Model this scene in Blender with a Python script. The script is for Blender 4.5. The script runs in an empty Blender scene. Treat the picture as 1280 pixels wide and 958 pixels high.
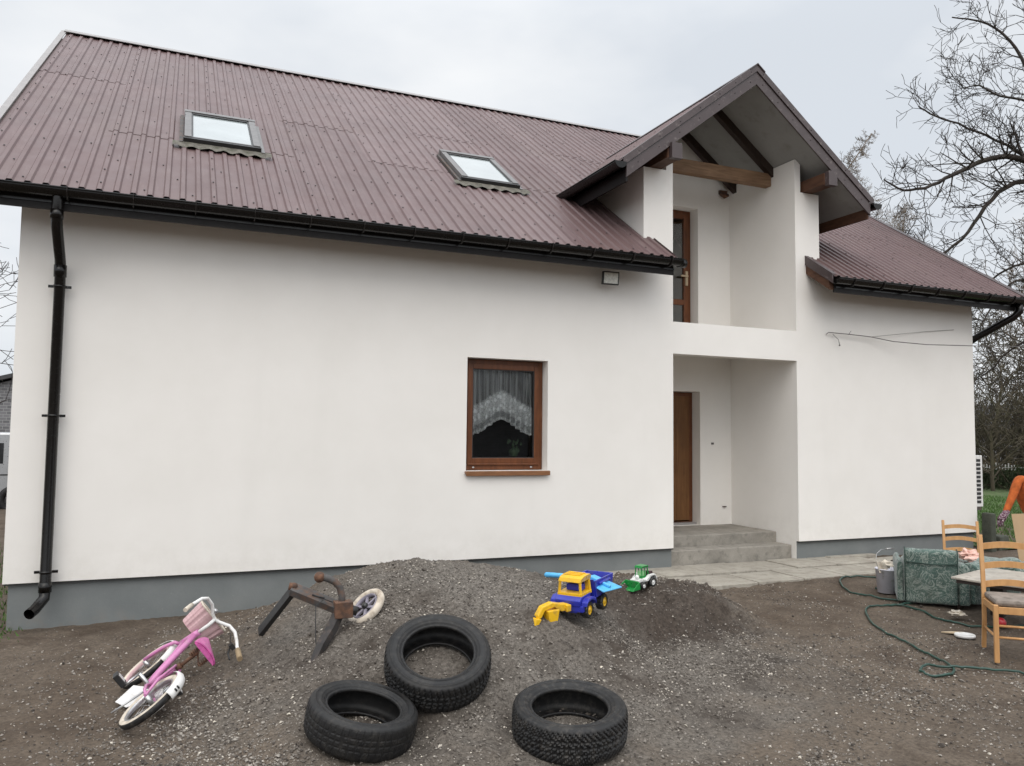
import bpy, math, random
import numpy as np
from mathutils import Vector, Matrix
random.seed(7); RS=np.random.RandomState(11)
R=math.radians
scene=bpy.context.scene
col=scene.collection
PI=math.pi

# ------------------------------------------------------------------ helpers
def tag(o,label=None,cat=None,group=None,kind=None):
    if label: o['label']=label
    if cat: o['category']=cat
    if group: o['group']=group
    if kind: o['kind']=kind
    return o
def empty(name,loc=(0,0,0),rot=None,scale=1.0):
    o=bpy.data.objects.new(name,None); o.empty_display_size=.1; col.objects.link(o)
    o.location=loc
    if rot is not None: o.rotation_euler=rot
    if scale!=1.0: o.scale=(scale,)*3
    return o
def children(o): return [c for c in bpy.data.objects if c.parent==o]
def copy_tree(o,parent=None):
    kids=children(o)
    c=o.copy(); col.objects.link(c); c.parent=parent
    for k in kids: copy_tree(k,c)
    return c
def frame_from(t,up=None):
    t=Vector(t).normalized()
    a=Vector(up) if up is not None else (Vector((0,0,1)) if abs(t.z)<.95 else Vector((1,0,0)))
    x=a.cross(t)
    if x.length<1e-6: x=Vector((1,0,0)).cross(t)
    x.normalize(); y=t.cross(x); return x,y,t
class MB:
    def __init__(s): s.v=[]; s.f=[]; s.m=[]; s.s=[]
    def add(s,vs,fs,m=0,smooth=False):
        n=len(s.v); s.v.extend([tuple(v) for v in vs])
        for f in fs: s.f.append(tuple(i+n for i in f)); s.m.append(m); s.s.append(smooth)
        return s
    def box(s,x0,x1,y0,y1,z0,z1,m=0,M=None):
        vs=[Vector((x,y,z)) for x in (x0,x1) for y in (y0,y1) for z in (z0,z1)]
        if M is not None: vs=[M@v for v in vs]
        return s.add(vs,[(0,1,3,2),(4,6,7,5),(0,4,5,1),(2,3,7,6),(0,2,6,4),(1,5,7,3)],m)
    def bar(s,p0,p1,w,h,up=(0,0,1),m=0):
        p0=Vector(p0);p1=Vector(p1);t=(p1-p0);L=t.length;t.normalize()
        x=Vector(up).cross(t); 
        if x.length<1e-5: x=Vector((1,0,0)).cross(t)
        x.normalize(); y=t.cross(x)
        vs=[p0+t*c*L+x*a*w/2+y*b*h/2 for a in(-1,1) for b in(-1,1) for c in(0,1)]
        return s.add(vs,[(0,1,3,2),(4,6,7,5),(0,4,5,1),(2,3,7,6),(0,2,6,4),(1,5,7,3)],m)
    def tube(s,pts,rad,seg=8,cap=True,m=0,smooth=True,closed=False,sq=None):
        P=[Vector(p) for p in pts]; n=len(P)
        if not hasattr(rad,'__len__'): rad=[rad]*n
        tang=[]
        for i in range(n):
            if closed: t=P[(i+1)%n]-P[i-1]
            else: t=P[min(i+1,n-1)]-P[max(i-1,0)]
            if t.length<1e-9: t=Vector((0,0,1))
            tang.append(t.normalized())
        x,y,_=frame_from(tang[0]); vs=[]
        for i in range(n):
            t=tang[i]; x=(x-t*x.dot(t))
            if x.length<1e-6: x,y,_=frame_from(t)
            x.normalize(); y=t.cross(x)
            for k in range(seg):
                a=2*PI*k/seg+(PI/4 if seg==4 else 0)
                vs.append(P[i]+(x*math.cos(a)+y*math.sin(a))*rad[i])
        fs=[]
        rng=n if closed else n-1
        for i in range(rng):
            j=(i+1)%n
            for k in range(seg):
                l=(k+1)%seg
                fs.append((i*seg+k,i*seg+l,j*seg+l,j*seg+k))
        s.add(vs,fs,m,smooth)
        if cap and not closed:
            nb=len(s.v)-n*seg
            s.f.append(tuple(nb+k for k in range(seg))[::-1]); s.m.append(m); s.s.append(False)
            s.f.append(tuple(nb+(n-1)*seg+k for k in range(seg))); s.m.append(m); s.s.append(False)
        return s
    def lathe(s,prof,M=None,seg=32,m=0,smooth=True,closed=False):
        # prof: list (r,z); axis = local z
        vs=[]
        for r,z in prof:
            for k in range(seg):
                a=2*PI*k/seg; v=Vector((r*math.cos(a),r*math.sin(a),z))
                vs.append(M@v if M is not None else v)
        fs=[];n=len(prof)
        for i in range(n if closed else n-1):
            j=(i+1)%n
            for k in range(seg):
                l=(k+1)%seg
                fs.append((i*seg+k,i*seg+l,j*seg+l,j*seg+k))
        return s.add(vs,fs,m,smooth)
    def prism(s,poly,d,m=0,smooth=False):
        # poly: 3d pts loop, d: extrude vector
        d=Vector(d); P=[Vector(p) for p in poly]; n=len(P)
        vs=P+[p+d for p in P]
        fs=[tuple(range(n))[::-1],tuple(range(n,2*n))]+[(i,(i+1)%n,n+(i+1)%n,n+i) for i in range(n)]
        return s.add(vs,fs,m,smooth)
    def ball(s,c,r,m=0,seg=12,rings=8,sx=1,sy=1,sz=1):
        c=Vector(c); vs=[];fs=[]
        for i in range(rings+1):
            ph=PI*i/rings
            for k in range(seg):
                a=2*PI*k/seg; vs.append(c+Vector((r*sx*math.sin(ph)*math.cos(a),r*sy*math.sin(ph)*math.sin(a),r*sz*math.cos(ph))))
        for i in range(rings):
            for k in range(seg):
                l=(k+1)%seg; fs.append((i*seg+k,(i+1)*seg+k,(i+1)*seg+l,i*seg+l))
        return s.add(vs,fs,m,True)
    def build(s,name,mat,parent=None,bevel=0,M=None):
        me=bpy.data.meshes.new(name); me.from_pydata(s.v,[],s.f)
        mats=mat if isinstance(mat,(list,tuple)) else [mat]
        for a in mats: me.materials.append(a)
        me.polygons.foreach_set('material_index',s.m); me.polygons.foreach_set('use_smooth',s.s)
        me.update()
        o=bpy.data.objects.new(name,me); col.objects.link(o)
        if parent is not None: o.parent=parent
        if M is not None: o.matrix_local=M
        if bevel:
            b=o.modifiers.new('bevel','BEVEL'); b.width=bevel; b.segments=2; b.limit_method='ANGLE'; b.angle_limit=R(35)
        return o
def np_mesh(name,V,F,mat,parent=None,smooth=True,attr=None):
    me=bpy.data.meshes.new(name); nf=len(F); k=F.shape[1]
    me.vertices.add(len(V)); me.vertices.foreach_set('co',V.astype(np.float32).ravel())
    me.loops.add(nf*k); me.loops.foreach_set('vertex_index',F.astype(np.int32).ravel())
    me.polygons.add(nf); me.polygons.foreach_set('loop_start',np.arange(0,nf*k,k,dtype=np.int32))
    me.polygons.foreach_set('use_smooth',np.full(nf,smooth))
    me.update(calc_edges=True)
    if attr is not None:
        a=me.attributes.new('tone','FLOAT','POINT'); a.data.foreach_set('value',attr.astype(np.float32))
    mats=mat if isinstance(mat,(list,tuple)) else [mat]
    for a in mats: me.materials.append(a)
    o=bpy.data.objects.new(name,me); col.objects.link(o)
    if parent is not None: o.parent=parent
    return o

# ------------------------------------------------------------------ materials
class NT:
    def __init__(s,name):
        s.mat=bpy.data.materials.new(name); s.mat.use_nodes=True; s.t=s.mat.node_tree; s.n=s.t.nodes; s.n.clear()
        s.out=s.n.new('ShaderNodeOutputMaterial'); s.b=s.n.new('ShaderNodeBsdfPrincipled'); s.t.links.new(s.b.outputs[0],s.out.inputs[0])
        s.co=s.n.new('ShaderNodeTexCoord')
    def L(s,a,b): s.t.links.new(a,b)
    def noise(s,scale,detail=4,rough=.55,vec=None,dist=0):
        n=s.n.new('ShaderNodeTexNoise'); n.inputs['Scale'].default_value=scale; n.inputs['Detail'].default_value=detail; n.inputs['Roughness'].default_value=rough; n.inputs['Distortion'].default_value=dist
        s.L(vec if vec is not None else s.co.outputs['Object'],n.inputs['Vector']); return n.outputs['Fac']
    def mapv(s,scale=(1,1,1),rot=(0,0,0)):
        m=s.n.new('ShaderNodeMapping'); m.inputs['Scale'].default_value=scale; m.inputs['Rotation'].default_value=rot
        s.L(s.co.outputs['Object'],m.inputs['Vector']); return m.outputs[0]
    def ramp(s,f,stops):
        r=s.n.new('ShaderNodeValToRGB'); e=r.color_ramp.elements
        while len(e)<len(stops): e.new(.5)
        for i,(p,c) in enumerate(stops):
            e[i].position=p; e[i].color=(c[0],c[1],c[2],1) if hasattr(c,'__len__') else (c,c,c,1)
        s.L(f,r.inputs[0]); return r.outputs[0]
    def mix(s,f,a,b,mode='MIX'):
        m=s.n.new('ShaderNodeMix'); m.data_type='RGBA'; m.blend_type=mode
        for sock,val in ((m.inputs[0],f),(m.inputs[6],a),(m.inputs[7],b)):
            if hasattr(val,'is_linked') or isinstance(val,bpy.types.NodeSocket): s.L(val,sock)
            elif hasattr(val,'__len__'): sock.default_value=(val[0],val[1],val[2],1)
            else:
                try: sock.default_value=val
                except Exception: sock.default_value=(val,val,val,1)
        return m.outputs[2]
    def math(s,op,a,b=0,c=None):
        m=s.n.new('ShaderNodeMath'); m.operation=op
        for i,v in enumerate((a,b) if c is None else (a,b,c)):
            if isinstance(v,bpy.types.NodeSocket): s.L(v,m.inputs[i])
            else: m.inputs[i].default_value=v
        return m.outputs[0]
    def bump(s,h,strength=.3,dist=.01):
        b=s.n.new('ShaderNodeBump'); b.inputs['Strength'].default_value=strength; b.inputs['Distance'].default_value=dist
        s.L(h,b.inputs['Height']); s.L(b.outputs[0],s.b.inputs['Normal'])
    def color(s,c): s.L(c,s.b.inputs['Base Color'])
    def rough(s,v):
        if isinstance(v,bpy.types.NodeSocket): s.L(v,s.b.inputs['Roughness'])
        else: s.b.inputs['Roughness'].default_value=v
    def xyz(s,sock=None):
        x=s.n.new('ShaderNodeSeparateXYZ'); s.L(sock if sock is not None else s.co.outputs['Object'],x.inputs[0]); return x.outputs
def pm(name,c,rough=.6,var=.18,scale=9,bump=.15,bscale=90,metal=0,spec=.5,dirt=None,dirt_amt=.5,dscale=14,bdist=.003,coat=0):
    s=NT(name)
    a=tuple(max(0,x*(1-var)) for x in c); b=tuple(min(1,x*(1+var)) for x in c)
    k=s.ramp(s.noise(scale,5),[(.3,a),(.7,b)])
    if dirt is not None:
        f=s.ramp(s.noise(dscale,7,.65),[(.62-dirt_amt*.25,0),(.80-dirt_amt*.2,1)])
        k=s.mix(f,k,dirt)
    s.color(k); s.rough(s.math('ADD',s.math('MULTIPLY',s.noise(scale*3,4),.25),rough-.12))
    s.b.inputs['Metallic'].default_value=metal; s.b.inputs['Specular IOR Level'].default_value=spec
    if coat: s.b.inputs['Coat Weight'].default_value=coat
    if bump: s.bump(s.noise(bscale,4),bump,bdist)
    return s.mat

def m_plaster():
    s=NT('render_plaster')
    k=s.ramp(s.noise(1.1,6,.6),[(.3,(.788,.762,.722)),(.7,(.838,.812,.775))])
    st=s.noise(1.0,5,.6,vec=s.mapv((2.2,2.2,.25)))
    k=s.mix(s.ramp(st,[(.58,0),(.88,.20)]),k,(.66,.645,.60))
    z=s.xyz()[2]
    low=s.math('MULTIPLY',s.ramp(z,[(0.45,1),(0.9,0)]),s.ramp(s.noise(5,6,.7),[(.42,0),(.75,.35)]))
    k=s.mix(low,k,(.55,.52,.46))
    s.color(k); s.rough(.92); s.b.inputs['Specular IOR Level'].default_value=.2
    s.bump(s.math('ADD',s.noise(160,3),s.math('MULTIPLY',s.noise(2.2,3),1.5)),.35,.004); return s.mat
def m_plinth():
    s=NT('plinth_paint')
    k=s.ramp(s.noise(2.5,6,.6),[(.3,(.148,.162,.163)),(.7,(.195,.208,.206))])
    f=s.ramp(s.noise(26,6,.75),[(.63,0),(.75,.8)])
    lowz=s.ramp(s.xyz()[2],[(.05,1),(.36,.15)])
    k=s.mix(s.math('MULTIPLY',f,lowz),k,(.42,.40,.37))
    f2=s.ramp(s.noise(7,6,.7),[(.50,0),(.75,.55)])
    k=s.mix(s.math('MULTIPLY',f2,s.ramp(s.xyz()[2],[(.06,1),(.22,0)])),k,(.22,.19,.16))
    s.color(k); s.rough(.75); s.bump(s.noise(70,4),.3,.004); return s.mat
def m_roof(name,c):
    s=NT(name)
    k=s.ramp(s.noise(1.6,6,.6),[(.3,tuple(x*.88 for x in c)),(.7,tuple(x*1.12 for x in c))])
    st=s.noise(3,6,.65,vec=s.mapv((6,.7,.7)))
    k=s.mix(s.ramp(st,[(.55,0),(.8,.30)]),k,(.26,.20,.19))
    k=s.mix(s.ramp(s.noise(.8,5,.7),[(.5,0),(.75,.35)]),k,(.10,.075,.062))
    k=s.mix(s.ramp(s.noise(60,4,.7),[(.66,0),(.76,.4)]),k,(.32,.28,.26))
    s.color(k); s.rough(s.math('ADD',s.math('MULTIPLY',s.noise(4,5),.22),.38)); s.b.inputs['Specular IOR Level'].default_value=.35
    s.bump(s.noise(14,3),.12,.004); return s.mat
def m_wood(name,c1,c2,rough=.55,scale=(30,30,3),bump=.2,spec=.4):
    s=NT(name)
    n=s.noise(1,6,.6,vec=s.mapv(scale),dist=.6)
    k=s.ramp(n,[(.28,c1),(.72,c2)])
    k=s.mix(s.ramp(s.noise(4,4),[(.45,0),(.8,.35)]),k,tuple(x*.6 for x in c1))
    s.color(k); s.rough(rough); s.b.inputs['Specular IOR Level'].default_value=spec; s.bump(n,bump,.002); return s.mat
def m_ground(name):
    s=NT(name)
    big=s.noise(.55,6,.6); mid=s.noise(2.6,6,.62,dist=.5); fine=s.noise(38,6,.75); fine2=s.noise(110,4,.8)
    X,Y,Z=s.xyz()
    def blob(cx,cy,kx,ky,amp,n):
        dx=s.math('MULTIPLY',s.math('SUBTRACT',X,cx),kx); dy=s.math('MULTIPLY',s.math('SUBTRACT',Y,cy),ky)
        return s.math('ADD',s.math('ADD',s.math('MULTIPLY',dx,dx),s.math('MULTIPLY',dy,dy)),s.math('MULTIPLY',s.math('SUBTRACT',n,.5),amp))
    hm=s.ramp(blob(2.5,-2.9,.40,.46,1.5,mid),[(.45,1),(1.15,0)])     # where tipped gravel lies
    H=((.045,.035,.028),(.115,.092,.074),(.058,.051,.044),(.225,.202,.176)); G=((.080,.058,.042),(.178,.136,.100),(.090,.075,.061),(.235,.203,.167))
    A,B,G1,G2=[s.mix(hm,g,h) for g,h in zip(G,H)]
    r1=s.ramp(mid,[(.3,0),(.7,1)]); dirt=s.mix(r1,A,B); dirt=s.mix(s.ramp(fine,[(.35,.6),(.65,0)]),dirt,(.032,.024,.018))
    grav=s.mix(s.ramp(fine,[(.36,0),(.62,1)]),G1,G2)
    v=s.n.new('ShaderNodeTexVoronoi'); v.inputs['Scale'].default_value=75; s.L(s.co.outputs['Object'],v.inputs['Vector'])
    hs=s.n.new('ShaderNodeRGBToBW'); s.L(v.outputs['Color'],hs.inputs[0])
    grav=s.mix(s.math('MULTIPLY',s.ramp(v.outputs['Distance'],[(.15,1),(.45,0)]),.6),grav,s.ramp(hs.outputs[0],[(.2,(.085,.076,.066)),(.8,(.30,.27,.235))]))
    f0=s.math('ADD',s.math('MULTIPLY',big,.6),s.math('MULTIPLY',mid,.4))
    f=s.math('MULTIPLY',s.ramp(f0,[(.40,.05),(.57,1)]),s.math('ADD',s.math('MULTIPLY',hm,.72),.28))
    k=s.mix(f,dirt,grav)
    soil=s.ramp(blob(4.0,-2.5,1.05,1.5,2.6,s.noise(3.3,6,.65)),[(.35,.80),(.95,0)])
    k=s.mix(soil,k,s.mix(s.ramp(fine,[(.35,0),(.62,1)]),(.024,.018,.014),(.075,.057,.045)))
    k=s.mix(s.ramp(s.noise(1.3,5,.6),[(.50,0),(.72,.5)]),k,s.mix(.5,k,(.035,.028,.023)))
    s.color(k); s.rough(.95); s.b.inputs['Specular IOR Level'].default_value=.25
    s.bump(s.math('ADD',s.math('MULTIPLY',fine2,.5),fine),.8,.014); return s.mat
def m_stone():
    s=NT('stone_chips'); a=s.n.new('ShaderNodeAttribute'); a.attribute_name='tone'
    k=s.ramp(a.outputs['Fac'],[(0,(.040,.032,.026)),(.40,(.150,.130,.110)),(.75,(.31,.28,.245)),(.94,(.45,.41,.36)),(1.0,(.66,.60,.50))])
    s.color(s.mix(s.ramp(s.noise(50,3),[(.4,.4),(.6,0)]),k,(.06,.05,.042))); s.rough(.9); return s.mat
def m_concrete(name,c1,c2):
    s=NT(name)
    k=s.ramp(s.noise(3,7,.65),[(.3,c1),(.7,c2)])
    k=s.mix(s.ramp(s.noise(9,6,.7),[(.5,0),(.7,.6)]),k,tuple(x*.55 for x in c1))
    k=s.mix(s.ramp(s.noise(60,4,.7),[(.6,0),(.72,.5)]),k,tuple(min(1,x*1.5) for x in c2))
    s.color(k); s.rough(.9); s.bump(s.math('ADD',s.noise(45,5,.7),s.noise(6,4)),.5,.008); return s.mat
def m_fabric():
    s=NT('green_jacquard')
    d=s.noise(9,3,.5,dist=2.6); ring=s.math('ABSOLUTE',s.math('SUBTRACT',d,.5))
    pat=s.ramp(ring,[(.012,1),(.045,0)])
    pat2=s.ramp(s.noise(26,3,.6,dist=3),[(.56,0),(.60,1)])
    k=s.ramp(s.noise(14,4),[(.3,(.045,.084,.071)),(.7,(.070,.120,.102))])
    k=s.mix(s.math('MULTIPLY',pat,.7),k,(.32,.36,.32)); k=s.mix(s.math('MULTIPLY',pat2,.5),k,(.25,.27,.25))
    k=s.mix(s.ramp(s.noise(3,5),[(.45,0),(.75,.55)]),k,(.06,.065,.05))
    s.color(k); s.rough(.95); s.b.inputs['Sheen Weight'].default_value=.3; s.bump(s.noise(120,3),.3,.003); return s.mat
def m_lace():
    s=NT('lace_curtain')
    x,y,z=s.xyz()
    v=s.n.new('ShaderNodeTexVoronoi'); v.inputs['Scale'].default_value=15; s.L(s.co.outputs['Object'],v.inputs['Vector'])
    hgt=s.n.new('ShaderNodeAttribute'); hgt.attribute_name='tone'   # distance above scalloped hem, 0..1
    band=s.ramp(hgt.outputs['Fac'],[(0,1),(.04,1),(.07,.55),(.15,.55),(.18,1),(.52,1),(.60,0)])
    flo=s.ramp(v.outputs['Distance'],[(.30,1),(.46,.16)])
    thr=s.ramp(s.noise(90,2),[(.35,.35),(.6,.85)])
    al=s.math('MAXIMUM',s.math('MULTIPLY',band,s.math('MAXIMUM',flo,thr)),s.ramp(s.noise(1,3,vec=s.mapv((45,1,.5))),[(.40,.14),(.62,.42)]))
    s.b.inputs['Base Color'].default_value=(.95,.96,.95,1); s.rough(.9); s.L(al,s.b.inputs['Alpha'])
    return s.mat
def m_glass(name,rough=.02,tint=(.98,.99,.99)):
    m=bpy.data.materials.new(name); m.use_nodes=True; n=m.node_tree.nodes; n.clear(); l=m.node_tree.links
    o=n.new('ShaderNodeOutputMaterial'); mx=n.new('ShaderNodeMixShader'); t=n.new('ShaderNodeBsdfTransparent'); g=n.new('ShaderNodeBsdfGlossy'); fr=n.new('ShaderNodeFresnel')
    fr.inputs[0].default_value=1.6; t.inputs[0].default_value=(*tint,1); g.inputs['Roughness'].default_value=rough
    l.new(fr.outputs[0],mx.inputs[0]); l.new(t.outputs[0],mx.inputs[1]); l.new(g.outputs[0],mx.inputs[2]); l.new(mx.outputs[0],o.inputs[0]); return m
def m_rubber(name,wear):
    s=NT(name)
    k=s.ramp(s.noise(7,6,.6),[(.3,(.007,.007,.008)),(.7,(.015,.0145,.014))])
    k=s.mix(s.ramp(s.noise(22,6,.7),[(.5,0),(.78,wear)]),k,(.085,.076,.066))
    k=s.mix(s.ramp(s.noise(150,3,.7),[(.70,0),(.76,.5)]),k,(.30,.28,.25))
    s.color(k); s.rough(.55); s.b.inputs['Specular IOR Level'].default_value=.38; s.bump(s.noise(90,4),.15,.002); return s.mat
def m_brick():
    s=NT('grey_blockwork'); b=s.n.new('ShaderNodeTexBrick')
    m=s.n.new('ShaderNodeMapping'); m.inputs['Rotation'].default_value=(PI/2,0,0); s.L(s.co.outputs['Object'],m.inputs[0]); s.L(m.outputs[0],b.inputs['Vector'])
    b.inputs['Scale'].default_value=2.2; b.inputs['Color1'].default_value=(.12,.12,.125,1); b.inputs['Color2'].default_value=(.19,.19,.20,1); b.inputs['Mortar'].default_value=(.3,.3,.3,1)
    s.color(b.outputs[0]); s.rough(.9); return s.mat
def m_bark(name,c,moss=.3):
    s=NT(name)
    k=s.ramp(s.noise(6,6,.7,vec=s.mapv((1,1,.35))),[(.3,tuple(x*.6 for x in c)),(.7,tuple(x*1.5 for x in c))])
    k=s.mix(s.ramp(s.noise(1.7,4),[(.5,0),(.8,moss)]),k,(.10,.11,.05))
    s.color(k); s.rough(.95); s.bump(s.noise(20,5,.7),.5,.02); return s.mat

M={}
M['plaster']=m_plaster(); M['plinth']=m_plinth()
M['roofA']=m_roof('roof_sheet_paint',(.126,.079,.078)); M['roofB']=m_roof('roof_sheet_paint_faded',(.139,.090,.089)); M['roofC']=m_roof('roof_sheet_paint_deep',(.115,.070,.069))
M['screw']=pm('roof_screw',(.03,.022,.022),.5,bump=0)
M['trim']=pm('brown_flashing',(.068,.050,.050),.42,var=.15,scale=5,bump=.05,dirt=(.2,.17,.16),dirt_amt=.2)
M['soffit']=pm('soffit_panel',(.27,.27,.26),.85,var=.08,scale=3,dirt=(.22,.215,.20),dirt_amt=.3,dscale=5)
M['cap']=pm('pale_flashing',(.27,.255,.25),.5,var=.1)
M['gutter']=pm('gutter_plastic',(.0045,.0038,.0035),.24,var=.1,bump=.02,spec=.35)
M['bracket']=pm('gutter_clip_plastic',(.022,.019,.018),.3,bump=0)
M['darkwood']=m_wood('stained_dark_wood',(.018,.010,.007),(.036,.020,.013),.6)
M['fascia']=pm('black_brown_board',(.008,.0062,.006),.5,spec=.25)
M['beam']=m_wood('weathered_timber',(.13,.072,.038),(.27,.165,.095),.75,scale=(3,30,30),bump=.4)
M['redwood']=m_wood('rafter_wood',(.055,.024,.013),(.12,.055,.03),.7,scale=(5,5,25))
M['frame']=m_wood('window_wood',(.085,.028,.010),(.17,.058,.020),.38,scale=(25,25,5),bump=.1)
M['sill']=m_wood('sill_wood',(.17,.075,.032),(.28,.130,.060),.4,scale=(5,25,25),bump=.1)
M['door']=m_wood('door_wood',(.115,.048,.014),(.20,.090,.030),.45,scale=(30,30,3),bump=.15)
M['glass']=m_glass('window_glass')
M['lace']=m_lace()
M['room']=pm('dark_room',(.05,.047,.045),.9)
M['flower']=pm('houseplant',(.05,.09,.04),.8)
M['sky_pane']=pm('reflected_sky_tint',(.30,.33,.33),.10,var=.10,scale=2,bump=0,spec=.55,coat=.2)  # pale base colour stands in for bright sky mirrored in the skylight glass
M['skyframe']=pm('skylight_metal',(.135,.13,.128),.45,var=.12)
M['skydark']=pm('skylight_gasket',(.02,.02,.02),.5)
M['lead']=pm('mossy_apron',(.13,.12,.10),.85,var=.35,scale=12,dirt=(.06,.065,.04),dirt_amt=.5,bump=.5,bscale=30,bdist=.01)
M['concrete']=m_concrete('step_concrete',(.20,.185,.16),(.34,.315,.275))
M['slab']=m_concrete('paving_concrete',(.27,.245,.205),(.41,.38,.325))
M['ground']=m_ground('bare_earth'); M['heap']=M['ground']; M['stone']=m_stone()
M['metal']=pm('steel',(.45,.45,.45),.35,metal=.9,var=.1,dirt=(.20,.12,.07),dirt_amt=.3)
M['black']=pm('black_plastic',(.015,.015,.015),.45)
M['white']=pm('white_plastic',(.72,.71,.69),.4,var=.06,dirt=(.42,.38,.33),dirt_amt=.35)
M['rubber']=m_rubber('tyre_rubber',.45); M['rubber_worn']=m_rubber('worn_tyre_rubber',.35); M['rubber_dusty']=m_rubber('dusty_tyre_rubber',.8)
M['pink']=pm('pink_paint',(.54,.19,.39),.35,var=.12,bump=.02,coat=.4,dirt=(.35,.25,.25),dirt_amt=.2)
M['pinkpale']=pm('pale_pink_weave',(.52,.34,.35),.6,var=.12)
M['pinksaddle']=pm('pink_saddle_vinyl',(.50,.10,.30),.4,var=.25,scale=40)
M['cream']=pm('cream_tyre',(.60,.53,.44),.75,var=.12,dirt=(.30,.24,.18),dirt_amt=.5)
M['rust']=pm('rusty_steel',(.13,.065,.038),.85,var=.4,scale=25,bump=.5,bscale=80,dirt=(.05,.035,.03),dirt_amt=.7)
M['rustgrey']=pm('grey_worn_steel',(.07,.066,.064),.7,var=.3,scale=12,bump=.4,dirt=(.12,.065,.04),dirt_amt=.6)
M['darksteel']=pm('blackened_steel',(.03,.027,.026),.7,var=.3,bump=.4,dirt=(.10,.07,.055),dirt_amt=.5)
M['grip']=pm('grip_rubber',(.30,.22,.13),.8)
def toy(n,c): return pm(n,c,.3,var=.07,scale=6,bump=.03,dirt=tuple(x*.5+.05 for x in c),dirt_amt=.45)
M['tyel']=toy('yellow_toy_plastic',(.78,.46,.015)); M['tblue']=toy('blue_toy_plastic',(.022,.032,.36)); M['tcyan']=toy('light_blue_toy_plastic',(.10,.45,.80))
M['tgreen']=toy('green_toy_plastic',(.012,.23,.045)); M['tgreenl']=toy('pale_green_toy_plastic',(.30,.58,.28)); M['twhite']=toy('white_toy_plastic',(.75,.75,.73)); M['tblack']=toy('black_toy_plastic',(.02,.02,.02)); M['tbrown']=toy('dark_brown_toy_plastic',(.06,.035,.035))
M['purple']=toy('lilac_grey_plastic',(.26,.24,.29))
M['stick']=pm('pale_stick',(.42,.33,.22),.7)
M['fabric']=m_fabric(); M['fabricdark']=pm('dark_green_piping',(.03,.055,.045),.9); M['beech']=m_wood('beech_wood',(.46,.24,.095),(.64,.36,.155),.4,scale=(20,20,4),bump=.06)
M['cushion']=pm('grey_beige_cushion',(.25,.21,.18),.9,var=.2,dirt=(.13,.11,.09),dirt_amt=.6)
M['marble']=pm('pale_stone_top',(.42,.385,.33),.45,var=.22,scale=7,dirt=(.20,.17,.14),dirt_amt=.5,bump=.1)
M['darkedge']=pm('dark_table_edge',(.05,.035,.03),.6)
M['hose']=pm('green_hose',(.018,.055,.042),.42,var=.2,dirt=(.10,.09,.07),dirt_amt=.3)
M['bucket']=pm('lavender_plastic',(.80,.80,.88),.45,var=.07,dirt=(.38,.36,.34),dirt_amt=.3)
M['paper']=pm('waste_paper',(.62,.56,.47),.85,var=.15,dirt=(.3,.25,.2),dirt_amt=.4)
M['cardb']=pm('plain_cardboard',(.42,.29,.17),.85,var=.07,scale=3)
M['cloth']=pm('peach_cloth',(.72,.47,.40),.9,var=.2,scale=22)
M['redp']=toy('red_plastic',(.42,.02,.03))
M['sweater']=pm('orange_knit',(.43,.100,.020),.95,var=.3,scale=16,bump=.5,bscale=45,bdist=.01)
M['skin']=pm('skin',(.50,.29,.21),.55,var=.08,bump=.05)
M['trouser']=pm('dark_trousers',(.035,.037,.045),.9)
M['glove']=pm('patterned_glove',(.10,.03,.06),.9,var=.3,scale=60,dirt=(.55,.5,.5),dirt_amt=.6,dscale=60)
M['hair']=pm('brown_hair',(.05,.03,.02),.7)
M['shoe']=pm('black_shoe',(.02,.02,.02),.6)
M['cable']=pm('grey_cable',(.13,.12,.115),.6)
M['block']=pm('mossy_block',(.06,.065,.05),.95,var=.3,bump=.6,bscale=40,bdist=.01)
M['silver']=pm('silver_car_paint',(.42,.43,.44),.3,metal=.6,var=.04,bump=0,coat=.5)
M['carglass']=pm('dark_car_glass',(.02,.022,.025),.1,bump=0)
M['redlamp']=toy('red_lamp_plastic',(.3,.01,.01))
M['blockwall']=m_brick(); M['slate']=pm('dark_roofing',(.05,.05,.055),.7,var=.2)
M['bark']=m_bark('walnut_bark',(.034,.027,.023),.15); M['bark2']=m_bark('pale_twig_bark',(.16,.125,.095),.1); M['bark3']=m_bark('hedge_bark',(.085,.070,.048),.5)
M['grass']=pm('grass_blades',(.060,.125,.022),.8,var=.45,scale=2.5,bump=0)
M['lawn']=pm('lawn_soil',(.055,.100,.025),.95,var=.5,scale=3,bump=.8,bscale=30,bdist=.02,dirt=(.10,.085,.05),dirt_amt=.55,dscale=6)
M['brush']=pm('dry_undergrowth',(.13,.105,.060),.95,var=.4,scale=1.5,bump=0); M['brushg']=pm('green_undergrowth',(.045,.062,.026),.95,var=.4,scale=1.5,bump=0)
M['concfar']=pm('grey_far_wall',(.28,.28,.28),.9)

# ------------------------------------------------------------------ terrain
def sst(a,b,x):
    t=np.clip((x-a)/(b-a),0,1); return t*t*(3-2*t)
def smin_interp(x,xs,ys):
    r=0
    for o in (-.12,-.06,0,.06,.12): r=r+np.interp(x+o,xs,ys)
    return r/5
def ground_z(x,y):
    z=0.06+0.10*sst(2.5,6.5,x)*sst(-5,-1,y)+0.03*sst(5,9,x)
    return z-0.35*sst(14,40,np.maximum(x,y*1.3))
HX=[-.5,-.1,.3,.77,1.22,1.5,2.07,2.68,3.17,3.5,3.9,4.3,4.6,4.87,5.07,5.5]
HZ=[0,.02,.10,.29,.50,.62,.66,.63,.53,.43,.38,.35,.32,.22,.04,0]
PY=[-5.0,-4.55,-4.15,-3.7,-3.2,-2.6,-1.9,-1.5,-1.0,-.55,-.2]
PZ=[0,.03,.15,.45,.76,.94,1.0,1.0,.75,.3,0]
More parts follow.
